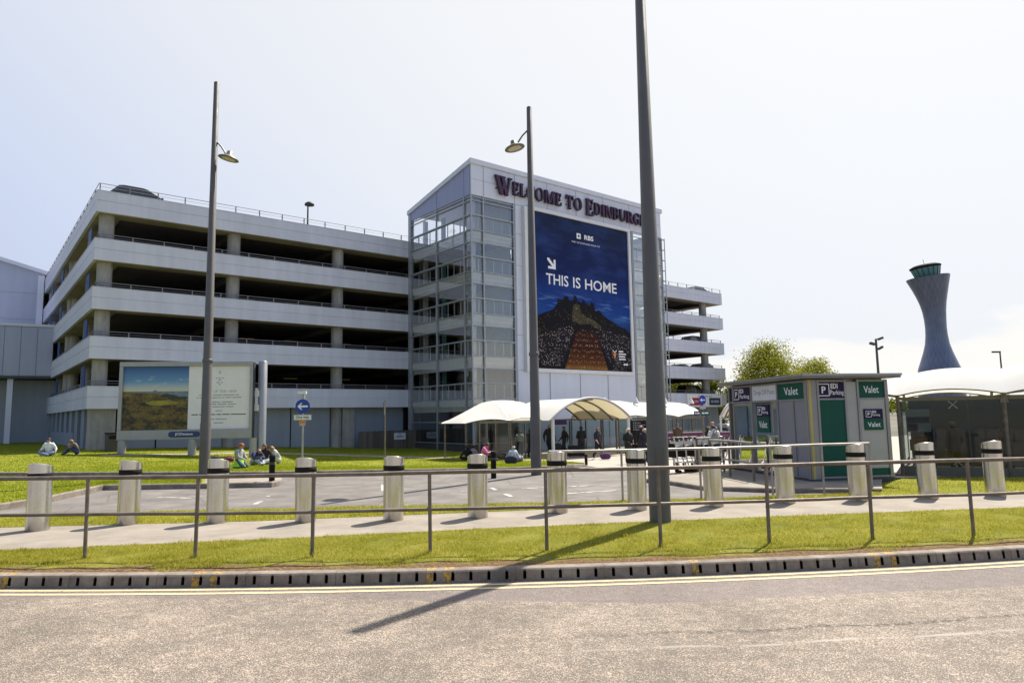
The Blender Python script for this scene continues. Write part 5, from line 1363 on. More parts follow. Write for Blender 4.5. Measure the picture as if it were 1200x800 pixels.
def POSE(name, a=0.0):
    V3 = Vector
    d = dict(pel=(0,0,.95), wai=(0,.0,1.09), che=(0,.01,1.30), nb=(0,0,1.47), nk=(0,.015,1.535), hd=(0,.035,1.635), ht=(0,.02,1.70),
             sl=(-.185,0,1.42), el=(-.245,-.03,1.15), wl=(-.235,.06,.91), sr=(.185,0,1.42), er=(.245,-.03,1.15), wr=(.235,.06,.91),
             hl=(-.095,0,.90), kl=(-.105,.03,.50), al=(-.105,-.03,.09), tl=(-.12,.13,.04), hr=(.095,0,.90), kr=(.105,.03,.50), ar=(.105,-.03,.09), tr=(.12,.13,.04))
    if name == 'walk':
        d.update(kl=(-.1,.2,.52), al=(-.1,.22,.10), tl=(-.1,.38,.07), kr=(.1,-.02,.49), ar=(.1,-.30,.14), tr=(.1,-.18,.04), el=(-.25,-.14,1.17), wl=(-.24,-.10,.92), er=(.25,.02,1.15), wr=(.24,.22,.95))
    if name == 'hold':
        d.update(el=(-.25,.02,1.16), wl=(-.12,.26,1.05), er=(.25,.02,1.16), wr=(.10,.27,1.03))
    if name == 'reach':
        d.update(er=(.27,.05,1.17), wr=(.26,.32,1.08), el=(-.26,-.04,1.16), wl=(-.3,.0,.90))
    if name.startswith('sit') or name == 'kneel':
        def tor(base, lean, head=.0):            # torso above a seated pelvis, lean forward
            up = lambda h, x=0, y=0: (x, base[1]+h*math.sin(lean)+y*math.cos(lean), base[2]+h*math.cos(lean)-y*math.sin(lean))
            hh = lean+head
            nb = up(.52); hx = lambda h, f: (0, nb[1]+h*math.sin(hh)+f*math.cos(hh), nb[2]+h*math.cos(hh)-f*math.sin(hh))
            d.update(pel=base, wai=up(.14), che=up(.35), nb=nb, nk=hx(.065, .015), hd=hx(.165, .035), ht=hx(.23, .02), sl=up(.47, -.185), sr=up(.47, .185))
            return up
    if name == 'sit_cross':
        tor((0,0,.13), a, 0.05)
        d.update(hl=(-.1,.02,.12), hr=(.1,.02,.12), kl=(-.38,.26,.17), kr=(.38,.26,.17), al=(.12,.36,.09), ar=(-.12,.42,.08), tl=(.22,.40,.06), tr=(-.24,.44,.05),
                 el=(-.33,.02,.36), er=(.33,.02,.36), wl=(-.40,.20,.22), wr=(.40,.20,.22))
    if name == 'sit_knees':
        up = tor((0,0,.13), a, .25)
        d.update(hl=(-.1,.02,.12), hr=(.1,.02,.12), kl=(-.13,.36,.44), kr=(.13,.36,.44), al=(-.12,.60,.09), ar=(.12,.60,.09), tl=(-.12,.76,.04), tr=(.12,.76,.04),
                 el=(-.27,d['sl'][1]+.14,d['sl'][2]-.25), er=(.27,d['sr'][1]+.14,d['sr'][2]-.25), wl=(-.10,.42,.50), wr=(.10,.42,.52))
    if name == 'sit_read':
        up = tor((0,0,.13), a, .35)
        d.update(hl=(-.1,.02,.12), hr=(.1,.02,.12), kl=(-.2,.38,.26), kr=(.2,.38,.30), al=(-.05,.62,.09), ar=(.08,.66,.09), tl=(.02,.78,.05), tr=(.10,.82,.04),
                 el=(-.26,d['sl'][1]+.16,d['sl'][2]-.22), er=(.26,d['sr'][1]+.16,d['sr'][2]-.22), wl=(-.06,d['sl'][1]+.34,d['sl'][2]-.16), wr=(.06,d['sr'][1]+.34,d['sr'][2]-.14))
    if name == 'kneel':
        tor((0,-.08,.27), a, .15)
        d.update(hl=(-.1,-.06,.26), hr=(.1,-.06,.26), kl=(-.14,.30,.10), kr=(.14,.30,.10), al=(-.1,-.10,.08), ar=(.1,-.10,.08), tl=(-.1,-.26,.04), tr=(.1,-.26,.04),
                 el=(-.24,.05,.50), er=(.24,.05,.50), wl=(-.14,.26,.40), wr=(.14,.26,.40))
    return {k_: Vector(v_) for k_, v_ in d.items()}
def person(label, loc, face, pose='stand', scale=1.0, top=(.1, .1, .1), legs=(.03, .03, .04), hair=(.05, .03, .02), hairstyle='short', lean=0.0, sleeves='long', skin=None, shoes=None, skirt=None, child=False, group=None, bulk=1.0):
    bulk *= 1.16
    J = POSE(pose, lean); B = bulk; hs = 1.22 if child else 1.0
    chains = [([J['pel'], J['wai'], J['che'], J['nb'], J['nk'], J['hd'], J['ht']], [(.165*B, .125*B), (.15*B, .115*B), (.17*B, .12*B), (.085, .075), .055, .092*hs, .07*hs], True)]
    for s_ in 'lr':
        chains.append(([J['che'], J['s'+s_], J['e'+s_], J['w'+s_]], [.16, .088*B, .062*B, .034], False))
        chains.append(([J['pel'], J['h'+s_], J['k'+s_], J['a'+s_], J['t'+s_]], [.16, .112*B, .082*B, .056*B, .042], False))
        w, e = J['w'+s_], J['e'+s_]; dr = (w-e).normalized(); side = Vector((1, 0, 0)) if abs(dr.x) < .8 else Vector((0, 1, 0))
        pn = dr.cross(side).normalized(); side = pn.cross(dr).normalized(); sg = -1 if s_ == 'l' else 1
        palm = w+dr*.05; chains.append(([w, palm, w+dr*.085], [.03, (.036, .02), (.036, .018)], False))
        for q, ln in ((-.027, .062), (-.009, .074), (.009, .070), (.027, .054)):
            b0 = w+dr*.080+side*q; b1 = b0+dr*ln*.55+pn*.008; b2 = b0+dr*ln+pn*.026
            chains.append(([b0, b1, b2], [.0095, .0085, .0065], True))
        b0 = w+dr*.03-side*sg*.022; chains.append(([b0, b0+dr*.03-side*sg*.028, b0+dr*.058-side*sg*.034+pn*.012], [.013, .010, .008], True))
    V, F = skin_mesh(chains)
    segs = [('top', J['wai'], J['che']), ('top', J['che'], J['nb']), ('legs', J['pel'], J['pel']+(J['wai']-J['pel'])*.3), ('skin', J['nk'], J['ht'])]
    for s_ in 'lr':
        hand_end = J['w'+s_]+(J['w'+s_]-J['e'+s_]).normalized()*.15
        segs += [('top', J['s'+s_], J['e'+s_]), ('top' if sleeves == 'long' else 'skin', J['e'+s_], J['w'+s_]), ('skin', J['w'+s_]+(J['w'+s_]-J['e'+s_]).normalized()*.02, hand_end),
                 ('legs', J['h'+s_], J['k'+s_]), ('legs', J['k'+s_], J['a'+s_]), ('shoe', J['a'+s_], J['t'+s_])]
    def near(p):
        best = None
        for tg, a, b in segs:
            ab = b-a; L2 = ab.length_squared; t = 0 if L2 < 1e-9 else max(0, min(1, (p-a).dot(ab)/L2))
            dd = (p-(a+ab*t)).length - (.06 if tg in ('top', 'legs') else 0)
            if best is None or dd < best[0]: best = (dd, tg)
        return best[1]
    idx = {'top': 0, 'legs': 1, 'skin': 2, 'shoe': 3}
    mb = MB(); mb.smooth = True; mb.v = [tuple(v) for v in V]
    for f in F:
        c = sum((V[i] for i in f), Vector())/len(f); mb.f.append(list(f)); mb.m.append(idx[near(c)]); mb.sm.append(True)
    # face: brow-level eyes, nose, mouth, ears - joined to the same surface
    upv = (J['ht']-J['nk']).normalized(); fw = Vector((1, 0, 0)).cross(upv) * -1
    if fw.y < 0 and abs(fw.y) > abs(fw.z): fw = -fw
    hc = J['hd']; X_ = Vector((1, 0, 0)); r = .092*hs
    def blob(c, rx, ry, rz_, mi):
        mb.mi = mi; b = len(mb.v); n = 8
        vs = []
        for i in range(5):
            ph = -math.pi/2+math.pi*i/4
            for j in range(n): th = 2*math.pi*j/n; vs.append(c+X_*(rx*math.cos(ph)*math.cos(th))+fw*(ry*math.cos(ph)*math.sin(th))+upv*(rz_*math.sin(ph)))
        mb.add(vs, [(i*n+j, i*n+(j+1) % n, (i+1)*n+(j+1) % n, (i+1)*n+j) for i in range(4) for j in range(n)])
    blob(hc+fw*r*.98-upv*.012, .014, .022, .024, 2)
    for s_ in (-1, 1):
        blob(hc+fw*r*.90+X_*s_*.034+upv*.012, .012, .008, .008, 4); blob(hc+X_*s_*r*.97-upv*.005, .012, .02, .032, 2)
    blob(hc+fw*r*.90-upv*.052, .024, .008, .007, 5); blob(hc+fw*r*.62-upv*.075, .045, .04, .03, 2)
    body = mb.build('person', [cloth(top), cloth(legs), skin or SKIN, shoes or SHOE, EYE, LIP])
    body.location = loc; body.rotation_euler = (0, 0, face-math.pi/2); body.scale = (scale,)*3
    tag(body, label, 'person', group)
    if hairstyle != 'bald':
        hb_ = MB(); hb_.smooth = True; n, m_ = 20, 12; vs = []
        lowback = {'short': -.06, 'long': -.20, 'bob': -.12}[hairstyle]
        for i in range(m_+1):
            for j in range(n):
                th = 2*math.pi*j/n; front = math.sin(th)
                low = .045 if front > .35 else (lowback if front < .1 else lowback*.4+.02)
                z = (r+.022)-(r+.022-low)*(i/m_)
                rr = math.sqrt(max(0.0, 1-min(1, abs(max(z, -.02))/(r+.032))**2))*(r+.009) if z > -.02 else (r+.009)*(.98+.1*min(0, z+.02))
                rr = rr*(1+.035*math.sin(th*5+i))+.002
                vs.append(hc+X_*(rr*math.cos(th))+fw*(rr*math.sin(th)*1.04-.010)+upv*z)
        hb_.add(vs, [(i*n+j, i*n+(j+1) % n, (i+1)*n+(j+1) % n, (i+1)*n+j) for i in range(m_) for j in range(n)])
        hb_.build('hair', plain('hair', hair, .6, 0, .3, 30), body)
    if skirt:
        sk = MB(); sk.smooth = True
        sk.lathe([(.17, .0), (.20, -.10), (.26, -.22), (.30, -.27)], 18, J['pel']+Vector((0, .04, .10)), close=False); sk.build('skirt', cloth(skirt), body)
    return body
LEFTF, RIGHTF, CAMF, AWAY = math.pi, 0.0, -math.pi/2, math.pi/2
def sit(label, px, py, top_py, face, pose, **kw):
    p = at(px, py, .09); p.z += .09
    full = {'sit_cross': .91, 'sit_knees': .88, 'sit_read': .86, 'kneel': 1.03}[pose]*math.cos(kw.get('lean', 0)*.6)
    h = aty(px, top_py, p.y).z-p.z
    s_ = max(.55, min(1.15, h/full))
    return person(label, p, face, pose, s_, **kw)
def stand(label, px, top_py, face, pose='stand', feet=None, Y=None, dz=0, **kw):
    if feet is not None: p = at(px, feet)
    else: p = aty(px, top_py, Y); p.z = gz(p.x, p.y)
    h = aty(px, top_py, p.y).z-p.z
    s_ = max(.82, min(1.12, h/1.745))
    return person(label, p, face, pose, s_, **kw)
sit('man in a white shirt and pale jeans sitting cross legged on the lawn', 57.5, 534, 513, CAMF+.1, 'sit_cross', top=(.68, .70, .78), legs=(.16, .22, .34), hair=(.05, .025, .015), sleeves='short', lean=.1)
sit('person in a brown top with tousled blond hair sitting hunched on the lawn', 91, 532.5, 514, LEFTF+.3, 'sit_knees', top=(.13, .10, .085), legs=(.045, .075, .17), hair=(.24, .12, .04), lean=.42, sleeves='short')
sit('kneeling child with ginger hair, grey top and bright green hi-vis skirt', 281, 549, 520, RIGHTF-.2, 'kneel', top=(.30, .32, .33), legs=(.05, .075, .16), hair=(.26, .075, .02), skirt=(.30, .62, .05), lean=.1, child=True)
sit('bald man in a navy jumper and pale jeans leaning forward on the lawn', 297, 545, 523.5, RIGHTF-.6, 'sit_read', top=(.028, .03, .10), legs=(.34, .38, .46), hairstyle='bald', lean=.55, skin=SKIN2)
sit('person with light brown hair in a black top and white trousers on the lawn', 311, 543.5, 520, CAMF-.1, 'sit_cross', top=(.014, .010, .012), legs=(.62, .62, .62), hair=(.16, .075, .025), hairstyle='bob', lean=.15)
sit('blond person in a pale grey hooded top hunched over on the lawn', 327.5, 543, 521.5, LEFTF+.5, 'sit_knees', top=(.50, .50, .50), legs=(.55, .56, .58), hair=(.34, .17, .03), lean=.45)
sit('dark haired child in black sitting left of the person in pink', 547.5, 539, 522, AWAY+.4, 'sit_cross', top=(.012, .012, .014), legs=(.02, .02, .025), hair=(.025, .014, .01), child=True)
sit('dark haired child in a pale pink top right beside the person in pink', 554, 538.5, 522, AWAY-.2, 'sit_cross', top=(.50, .36, .42), legs=(.05, .05, .10), hair=(.03, .017, .01), child=True)
sit('person in a bright pink shirt and dark trousers sitting on the lawn', 564.5, 540, 514.5, RIGHTF-.1, 'sit_read', top=(.72, .20, .40), legs=(.018, .018, .025), hair=(.10, .04, .02), lean=.32, sleeves='short')
sit('white haired person in a pale blue shirt among dark bags on the lawn', 601, 541, 522.5, CAMF+.5, 'sit_cross', top=(.50, .62, .80), legs=(.02, .02, .03), hair=(.60, .58, .55), lean=.12)
stand('person in a white top and blue jeans behind the walkway glass', 609, 504, CAMF, 'stand', Y=40.5, top=(.55, .55, .60), legs=(.04, .06, .16), hair=(.14, .06, .03), sleeves='short')
stand('person all in black behind the walkway glass beside the middle lamp post', 621, 502.5, AWAY, 'stand', Y=41, top=(.012, .012, .014), legs=(.012, .012, .014), hair=(.015, .012, .01))
stand('fair haired man in a black coat with a large black suitcase under the canopy', 643.5, 496.8, AWAY-.5, 'walk', Y=40.3, top=(.012, .011, .012), legs=(.012, .012, .016), hair=(.28, .14, .05), bulk=1.06)
stand('slim person in black carrying a backpack under the canopy', 661, 499.5, LEFTF+.3, 'walk', Y=41.5, top=(.012, .011, .013), legs=(.02, .02, .022), hair=(.012, .010, .01))
stand('man in a black short sleeved shirt seen from behind under the canopy', 681, 499.2, AWAY, 'stand', Y=41, top=(.010, .009, .010), legs=(.016, .018, .025), hair=(.012, .01, .01), sleeves='short', bulk=1.05)
stand('woman with brown hair, pale pink sleeves and a navy waistcoat under the canopy', 700, 500.8, RIGHTF-.9, 'walk', Y=39, top=(.022, .018, .035), legs=(.012, .012, .018), hair=(.16, .075, .03), hairstyle='bob', sleeves='short')
stand('white haired woman in a black coat with a white collar', 737, 501.6, CAMF+.4, 'hold', feet=543.5, top=(.012, .011, .012), legs=(.014, .014, .016), hair=(.66, .58, .48), hairstyle='bob')
stand('white haired man in a dark coat and violet shirt at the directory board', 756.5, 501.8, CAMF+.2, 'hold', feet=543, top=(.020, .017, .028), legs=(.018, .018, .03), hair=(.62, .60, .58), bulk=1.05)
stand('balding person in black standing behind the white haired man', 751, 497.3, AWAY, 'stand', Y=37.5, top=(.014, .012, .012), legs=(.014, .014, .014), hairstyle='bald', skin=SKIN)
stand('person in brown standing by a canopy post right of the thick lamp post', 794, 496.5, CAMF, 'stand', Y=42, top=(.10, .065, .04), legs=(.03, .025, .025), hair=(.06, .03, .02))
wp = stand('person with a white hooded top and grey backpack seen from behind', 836, 498, AWAY, 'stand', Y=34, top=(.66, .65, .62), legs=(.05, .06, .10), hair=(.03, .03, .10))
stand('dark haired person in black beside the white hooded top', 829, 499.5, AWAY+.3, 'stand', Y=35, top=(.015, .014, .016), legs=(.02, .02, .02), hair=(.05, .03, .015))
stand('blond person standing beyond the white hooded top', 834.5, 492.5, CAMF, 'stand', Y=39.5, top=(.20, .19, .14), legs=(.04, .04, .05), hair=(.45, .26, .10))
stand('person in a navy cap and red jacket behind the kiosk door glass', 873, 499, AWAY-.6, 'stand', Y=25.5, top=(.42, .035, .04), legs=(.10, .015, .02), hair=(.012, .016, .04))
stand('dark figure standing in the shade between the car park piers', 106.5, 502.5, CAMF, 'stand', Y=43.5, top=(.012, .012, .014), legs=(.012, .012, .014), hair=(.012, .01, .01))
stand('dark suited figure standing inside the glass shelter', 1116, 494, AWAY, 'stand', Y=19.6, top=(.020, .020, .022), legs=(.02, .02, .02), hair=(.09, .06, .03), bulk=1.1)
stand('navy clothed figure standing in the shelter by the notice board', 1088, 491, LEFTF, 'stand', Y=20.6, top=(.015, .02, .045), legs=(.012, .014, .02), hair=(.02, .015, .012))
stand('brown haired figure at the right end of the glass shelter', 1178, 493, AWAY, 'stand', Y=19.4, top=(.05, .035, .03), legs=(.03, .03, .03), hair=(.07, .035, .02))

# ---------------------------------------------------------------- bags
def soft_bag(label, px, py, w, d, h, c, rz_=0, dz=.09, base=None):
    p = at(px, py, dz) if base is None else base
    if base is None: p.z += dz
    t = empty('bag', p, rz_, label, 'bag')
    mb = MB(); mb.smooth = True
    def fn(u, v):
        a = 2*math.pi*u; q = -math.pi/2+math.pi*v
        sx = math.copysign(abs(math.cos(a))**.6, math.cos(a)); sy = math.copysign(abs(math.sin(a))**.6, math.sin(a)); cz = math.cos(q)**.45 if math.cos(q) > 0 else 0
        return (w/2*sx*cz, d/2*sy*cz, h/2*(1+math.copysign(abs(math.sin(q))**.8, math.sin(q)))*(1+.06*math.sin(3*a)))
    mb.grid(fn, 20, 10); mb.build('body', cloth(c), t)
    mb = MB(); mb.tube([(w*.28*math.cos(x), 0, h*.96+h*.35*math.sin(x)) for x in np.linspace(0, math.pi, 9)], .014, 6); mb.build('handle', M['rubber'], t)
    return t
def suitcase(label, px, Y, w, d, h, c, rz_=0):
    p = aty(px, 530, Y); p.z = gz(p.x, p.y)
    t = empty('suitcase', p, rz_, label, 'suitcase')
    mb = MB(); mb.bb(-w/2, w/2, -d/2, d/2, .05, h); mb.build('shell', cloth(c), t, bevel=.04)
    mb = MB(); mb.tube([(-.1, -d*.3, h-.02), (-.1, -d*.3, h+.14), (.1, -d*.3, h+.14), (.1, -d*.3, h-.02)], .012, 6); mb.build('handle', M['rubber'], t)
    for sx_ in (-1, 1):
        for sy_ in (-1, 1):
            m2 = MB(); m2.lathe([(.02, -.012), (.04, -.01), (.04, .01), (.02, .012)], 12); m2.xform(Matrix.Translation((sx_*(w/2-.06), sy_*(d/2-.05), .04)) @ Matrix.Rotation(R(90), 4, 'Y')); m2.build('wheel', M['rubber'], t)
    return t
soft_bag('maroon bag lying on the lawn behind the ginger haired child', 268, 541,   .5, .28, .22, (.16, .02, .04), .3)
soft_bag('dark bag on the lawn right of the left lamp post', 253, 541,  .42, .28, .26, (.02, .018, .022))
soft_bag('black rucksack lying on the lawn between the pink and the pale blue shirts', 587, 538,  .62, .38, .36, (.018, .018, .02), .2)
soft_bag('navy and white patterned bag in front of the pale blue shirt', 599, 543,  .68, .38, .40, (.03, .025, .06), -.1)
soft_bag('small grey bag at the right of the pale blue shirt', 609.5, 540.5,  .36, .28, .30, (.30, .30, .32))
suitcase('large black suitcase beside the fair haired man', 651, 40.2, .62, .34, .85, (.014, .013, .014), .4)
suitcase('black suitcase standing left of the man in the black short sleeved shirt', 674.5, 41, .85, .36, .68, (.012, .012, .013), .1)
p = aty(709.5, 533, 38.6); soft_bag('purple holdall on the ground beside the brown haired woman', 0, 0, .6, .32, .34, (.09, .03, .10), .2, base=Vector((p.x, p.y, gz(p.x, p.y))))
p = wp.location; soft_bag('grey rucksack on the back of the white hooded top', 0, 0, .32, .2, .48, (.16, .16, .15), 0, base=Vector((p.x, p.y-.24, p.z+1.0)))
q = at(77, 534, .09); bn = empty('litter_bin', (q.x, q.y+4, .05), TH, 'dark square litter bin at the foot of the car park left flank', 'bin')
mb = MB(); mb.bb(-.33, .33, -.33, .33, 0, 1.0); mb.build('body', M['dark_steel'], bn, bevel=.02)
mb = MB(); mb.bb(-.36, .36, -.36, .36, 1.003, 1.08); mb.build('lid', M['black'], bn, bevel=.02)
mb = MB(); mb.bb(-.22, .22, -.36, -.334, .72, .9); mb.build('slot', M['black'], bn)

# ---------------------------------------------------------------- cars
def car(label, loc, rz_, c, L_=4.3, Hc=1.48, kind='hatch', group=None, parent=None):
    t = empty('parked_car', loc, rz_, label, 'car', group)
    W2 = .86; paint = plain('car_paint', c, .28, .25, .05, 2, Coat__Weight=.6)
    # lower body: side profile lofted with rounded shoulders
    low = [(-L_/2, .35), (-L_/2+.05, .72), (-L_/2+.12, .92), (L_*.16, .93), (L_*.40, .82), (L_/2-.05, .66), (L_/2, .38), (L_/2-.08, .24), (-L_/2+.1, .24)]
    mb = MB(); mb.prism([(x, z) for x, z in low], -W2, W2); mb.build('body', paint, t, bevel=.06)
    rf = -L_/2+.18 if kind != 'van' else -L_/2+.08; rb = -L_/2+.75 if kind != 'van' else -L_/2+.15
    fr, ff = L_*.06, L_*.30
    if kind == 'van': Hc = max(Hc, 1.85)
    cab = [(rf, .925), (rb, Hc-.06), (rb+.3, Hc), (fr-.3, Hc-.005), (fr, Hc-.07), (ff, .925)]
    mb = MB(); n = len(cab)
    def wid(z): return W2-.04-(z-.92)*.26
    a = [Vector((x, -wid(z), z)) for x, z in cab]; b = [Vector((x, wid(z), z)) for x, z in cab]
    mb.add(a+b, [tuple(range(n)), tuple(reversed(range(n, 2*n)))]+[(i, i+n, (i+1) % n+n, (i+1) % n) for i in range(n)]); mb.build('cabin', paint, t, bevel=.04)
    def side_glass(x0, x1, x2, x3):
        for s_ in (-1, 1):
            mb = MB(); z0_, z1_ = .97, Hc-.12
            mb.quad(*[Vector((x, s_*(wid(z)+.006), z)) for x, z in ((x0, z0_), (x1, z0_), (x2, z1_), (x3, z1_))]); mb.build('side_window', M['car_glass'], t)
    side_glass(rf+.22, -.08, -.08, rb+.14); side_glass(.0, ff-.14, fr-.08, .0)
    def slope_glass(p0_, p1_, nm, o_):
        (xa, za), (xb, zb_) = p0_, p1_; lo, hi = .1, .9; mb = MB(); vs = []
        for t_, s_ in ((lo, -1), (lo, 1), (hi, 1), (hi, -1)): x = xa+(xb-xa)*t_; z = za+(zb_-za)*t_; vs.append(Vector((x+o_, s_*(wid(z)-.1), z+.006)))
        mb.quad(*vs); mb.build(nm, M['car_glass'], t)
    slope_glass((ff, .925), (fr, Hc-.07), 'windscreen', .008); slope_glass((rf, .925), (rb, Hc-.06), 'rear_window', -.008)
    for x in (-L_*.30, L_*.31):
        for s_ in (-1, 1):
            w_ = MB(); w_.lathe([(.20, -.09), (.31, -.09), (.325, -.05), (.325, .05), (.31, .09), (.20, .09)], 22); w_.xform(Matrix.Translation((x, s_*(W2-.08), .325)) @ Matrix.Rotation(R(90), 4, 'X')); wo = w_.build('wheel', M['rubber'], t)
            w_ = MB(); w_.lathe([(.03, -.093), (.205, -.080), (.205, .080), (.03, .093)], 18); w_.xform(Matrix.Translation((x, s_*(W2-.078), .325)) @ Matrix.Rotation(R(90), 4, 'X')); w_.build('rim', M['galv_light'], wo)
    for s_ in (-1, 1):
        mb = MB(); mb.box((L_/2-.10, s_*.62, .66), (.12, .32, .12)); mb.build('headlight', M['s_white'], t)
        mb = MB(); mb.box((-L_/2+.07, s_*.72, .80), (.08, .2, .16)); mb.build('tail_light', M['s_red'], t)
        mb = MB(); mb.box((ff-.25, s_*(W2+.06), 1.0), (.12, .16, .11)); mb.build('mirror', paint, t)
    return t
def park_car(label, px, py, v, lev, c, **kw):
    u, z = cp_front(px, py, v); q = C0+D1*u+D2*v
    return car(label, (q.x, q.y, TOPS[lev]-.78+.002), TH+kw.pop('turn', 0), c, group='cars parked on the car park decks', **kw)
park_car('dark car on the roof deck above the left corner of the car park', 166, 230, 1.35, 0, (.03, .045, .05), L_=4.3, Hc=1.62)
park_car('pale car on the roof deck at the far right end of the car park', 817, 340, 1.4, 0, (.22, .24, .26), L_=4.2)
park_car('dark blue car on the third deck of the right wing', 814, 396, 1.9, 2, (.02, .028, .045), L_=4.5, Hc=1.62)
park_car('dark grey hatchback on the second deck of the right wing', 819, 428, 1.9, 3, (.05, .04, .055), L_=4.2, turn=math.pi)
park_car('black car behind the grey hatchback on the second deck', 799, 428, 4.4, 3, (.015, .015, .018), L_=4.2)
park_car('dark red van on the lowest deck of the right wing', 812, 458, 2.1, 4, (.10, .012, .015), L_=4.5, kind='van')
for i, (px, Y, c, lab) in enumerate(((852, 62, (.55, .55, .57), 'white car parked beyond the walkway, left of the kiosk'), (853, 52, (.30, .31, .34), 'silver car parked just left of the kiosk'))):
    p = aty(px, 500, Y); p.z = gz(p.x, p.y); car(lab, p, R(100), c, group='cars parked left of the kiosk')

# ---------------------------------------------------------------- control tower
ct0 = aty(1104, 470, 262.0)
ctl = empty('control_tower', (ct0.x, ct0.y, -1), 0, 'tall waisted grey air traffic control tower with a diamond patterned skin', 'control tower')
K_ = 262/F_PX
Zt = lambda y: 1.7+(479.8-y)*K_+1
prof = [(27, 470), (26.5, 445), (24.5, 433), (21, 424), (17.2, 414), (14.2, 404), (12.9, 394), (12.5, 385), (12.9, 375), (13.9, 365), (15.6, 356), (18.2, 347), (21.5, 337), (25.8, 325.5)]
m = N('diamond_cladding'); v = m.obj(); sx = m.n('SeparateXYZ', Vector=v)
ang = m.math('DIVIDE', m.math('ARCTAN2', sx.outputs[1], sx.outputs[0]), 2*math.pi)
zz = m.math('DIVIDE', sx.outputs[2], 5.2)
def tri(e): return m.math('ABSOLUTE', m.math('SUBTRACT', m.math('FRACT', e), .5))
d1 = tri(m.math('ADD', m.math('MULTIPLY', ang, 22), zz)); d2 = tri(m.math('SUBTRACT', m.math('MULTIPLY', ang, 22), zz))
ln = m.ramp(m.math('MINIMUM', d1, d2), [(.02, 1), (.06, 0)])
cc = m.mix(m.math('MULTIPLY', ln, .55), m.ramp(m.noise(v, .35, 4), [(.3, (.135, .158, .22)), (.7, (.18, .20, .27))]), (.05, .06, .095))
M['diamond'] = m.bsdf(cc, .42, .35)
def lean_top(p):
    p = Vector(p); t = max(0, (p.z-34)/20); p.z += p.x*.10*t; p.x -= 1.6*t*t; return p
mb = MB(); mb.smooth = True; n = 56; pts = []
pr = []
for i in range(len(prof)-1):
    for k in range(4): a, b = prof[i], prof[i+1]; t = k/4; pr.append((a[0]+(b[0]-a[0])*t, a[1]+(b[1]-a[1])*t))
pr.append(prof[-1])
mb.lathe([(r*K_*.88, Zt(y)) for r, y in pr], n, close=False); mb.v = [tuple(lean_top(v)) for v in mb.v]; mb.build('shaft', M['diamond'], ctl)
mb = MB(); mb.lathe([(25.8*K_*.88, Zt(325.5)), (25.6*K_*.88, Zt(324.6)), (16*K_*.88, Zt(324.2)), (.1, Zt(324))], n, close=False); mb.v = [tuple(lean_top(v)) for v in mb.v]; mb.build('gallery', M['dark_steel'], ctl)
mb = MB(); mb.lathe([(14*K_*.9, Zt(324)), (17*K_*.9, Zt(314))], 40, close=False); mb.v = [tuple(lean_top(v)) for v in mb.v]; mb.build('glazing', M['teal'], ctl)
mb = MB()
for k in range(16): t = 2*math.pi*k/16; mb.tube([lean_top((14.1*K_*.9*math.cos(t), 14.1*K_*.9*math.sin(t), Zt(324))), lean_top((17.1*K_*.9*math.cos(t), 17.1*K_*.9*math.sin(t), Zt(314)))], .16, 6)
mb.build('glazing_bar', M['dark_steel'], ctl)
mb = MB(); mb.lathe([(17*K_*.9, Zt(314)), (18.6*K_*.9, Zt(313)), (18.2*K_*.9, Zt(311.5)), (13*K_*.9, Zt(309.4)), (.1, Zt(308.8))], 44, close=False); mb.v = [tuple(lean_top(v)) for v in mb.v]; mb.build('roof', M['black'], ctl)
mb = MB(); mb.tube([lean_top((0, 0, Zt(309))), lean_top((0, 0, Zt(303)))], .09, 6); mb.build('mast', M['railgrey'], ctl)

# ---------------------------------------------------------------- far lamps
p = aty(1034, 500, 60); p.z = gz(p.x, p.y)
fl_ = empty('floodlight_mast', p, 0, 'slim mast with three floodlights behind the kiosk roof', 'lamp mast'); Z = lambda y: aty(1032, y, p.y).z-p.z; k = p.y/F_PX
mb = MB(); mb.lathe([(.14, -.3), (.09, Z(397))], 10); mb.build('pole', M['dark_steel'], fl_)
for dx, y, a in ((-4.5, 402.5, .3), (5.5, 396.5, -.35), (4.6, 407.5, -.5)):
    mb = MB(); mb.box((0, 0, 0), (.42, .3, .2)); mb.xform(Matrix.Translation((dx*k, 0, Z(y))) @ Matrix.Rotation(a, 4, 'Y')); o = mb.build('floodlight', M['dark_steel'], fl_)
    mb = MB(); mb.tube([(0, 0, Z(y)-.03), (dx*k, 0, Z(y)-.03)], .03, 6); mb.build('bracket', M['dark_steel'], o)
p = aty(1180, 500, 75); p.z = gz(p.x, p.y); k = p.y/F_PX; Z = lambda y: aty(1179, y, p.y).z-p.z
ll = empty('far_street_lamp', p, 0, 'distant street lamp with a flat head above the white shelter roof', 'street lamp')
mb = MB(); mb.lathe([(.12, -.3), (.07, Z(412))], 10); mb.build('pole', M['dark_steel'], ll)
mb = MB(); mb.bb(-9*k, .3*k, -.12, .12, Z(413), Z(411.2)); mb.build('lamp_head', M['dark_steel'], ll)
u, z = cp_front(360.5, 262, 4.0); q = C0+D1*u+D2*4.0; zz_ = cp_front(360.5, 239, 4.0)[1]
rl = empty('roof_lamp', (q.x, q.y, TOPS[0]-.95), 0, 'small lamp post with a domed head on the car park roof', 'street lamp'); hz_ = zz_-TOPS[0]+.95
mb = MB(); mb.lathe([(.09, 0), (.06, hz_-.15)], 10); mb.build('pole', M['dark_steel'], rl)
mb = MB(); mb.lathe([(.05, hz_-.2), (.38, hz_-.12), (.36, hz_+.02), (.16, hz_+.16), (.02, hz_+.18)], 18, (.12, 0, 0)); mb.build('lamp_head', M['dark_steel'], rl)

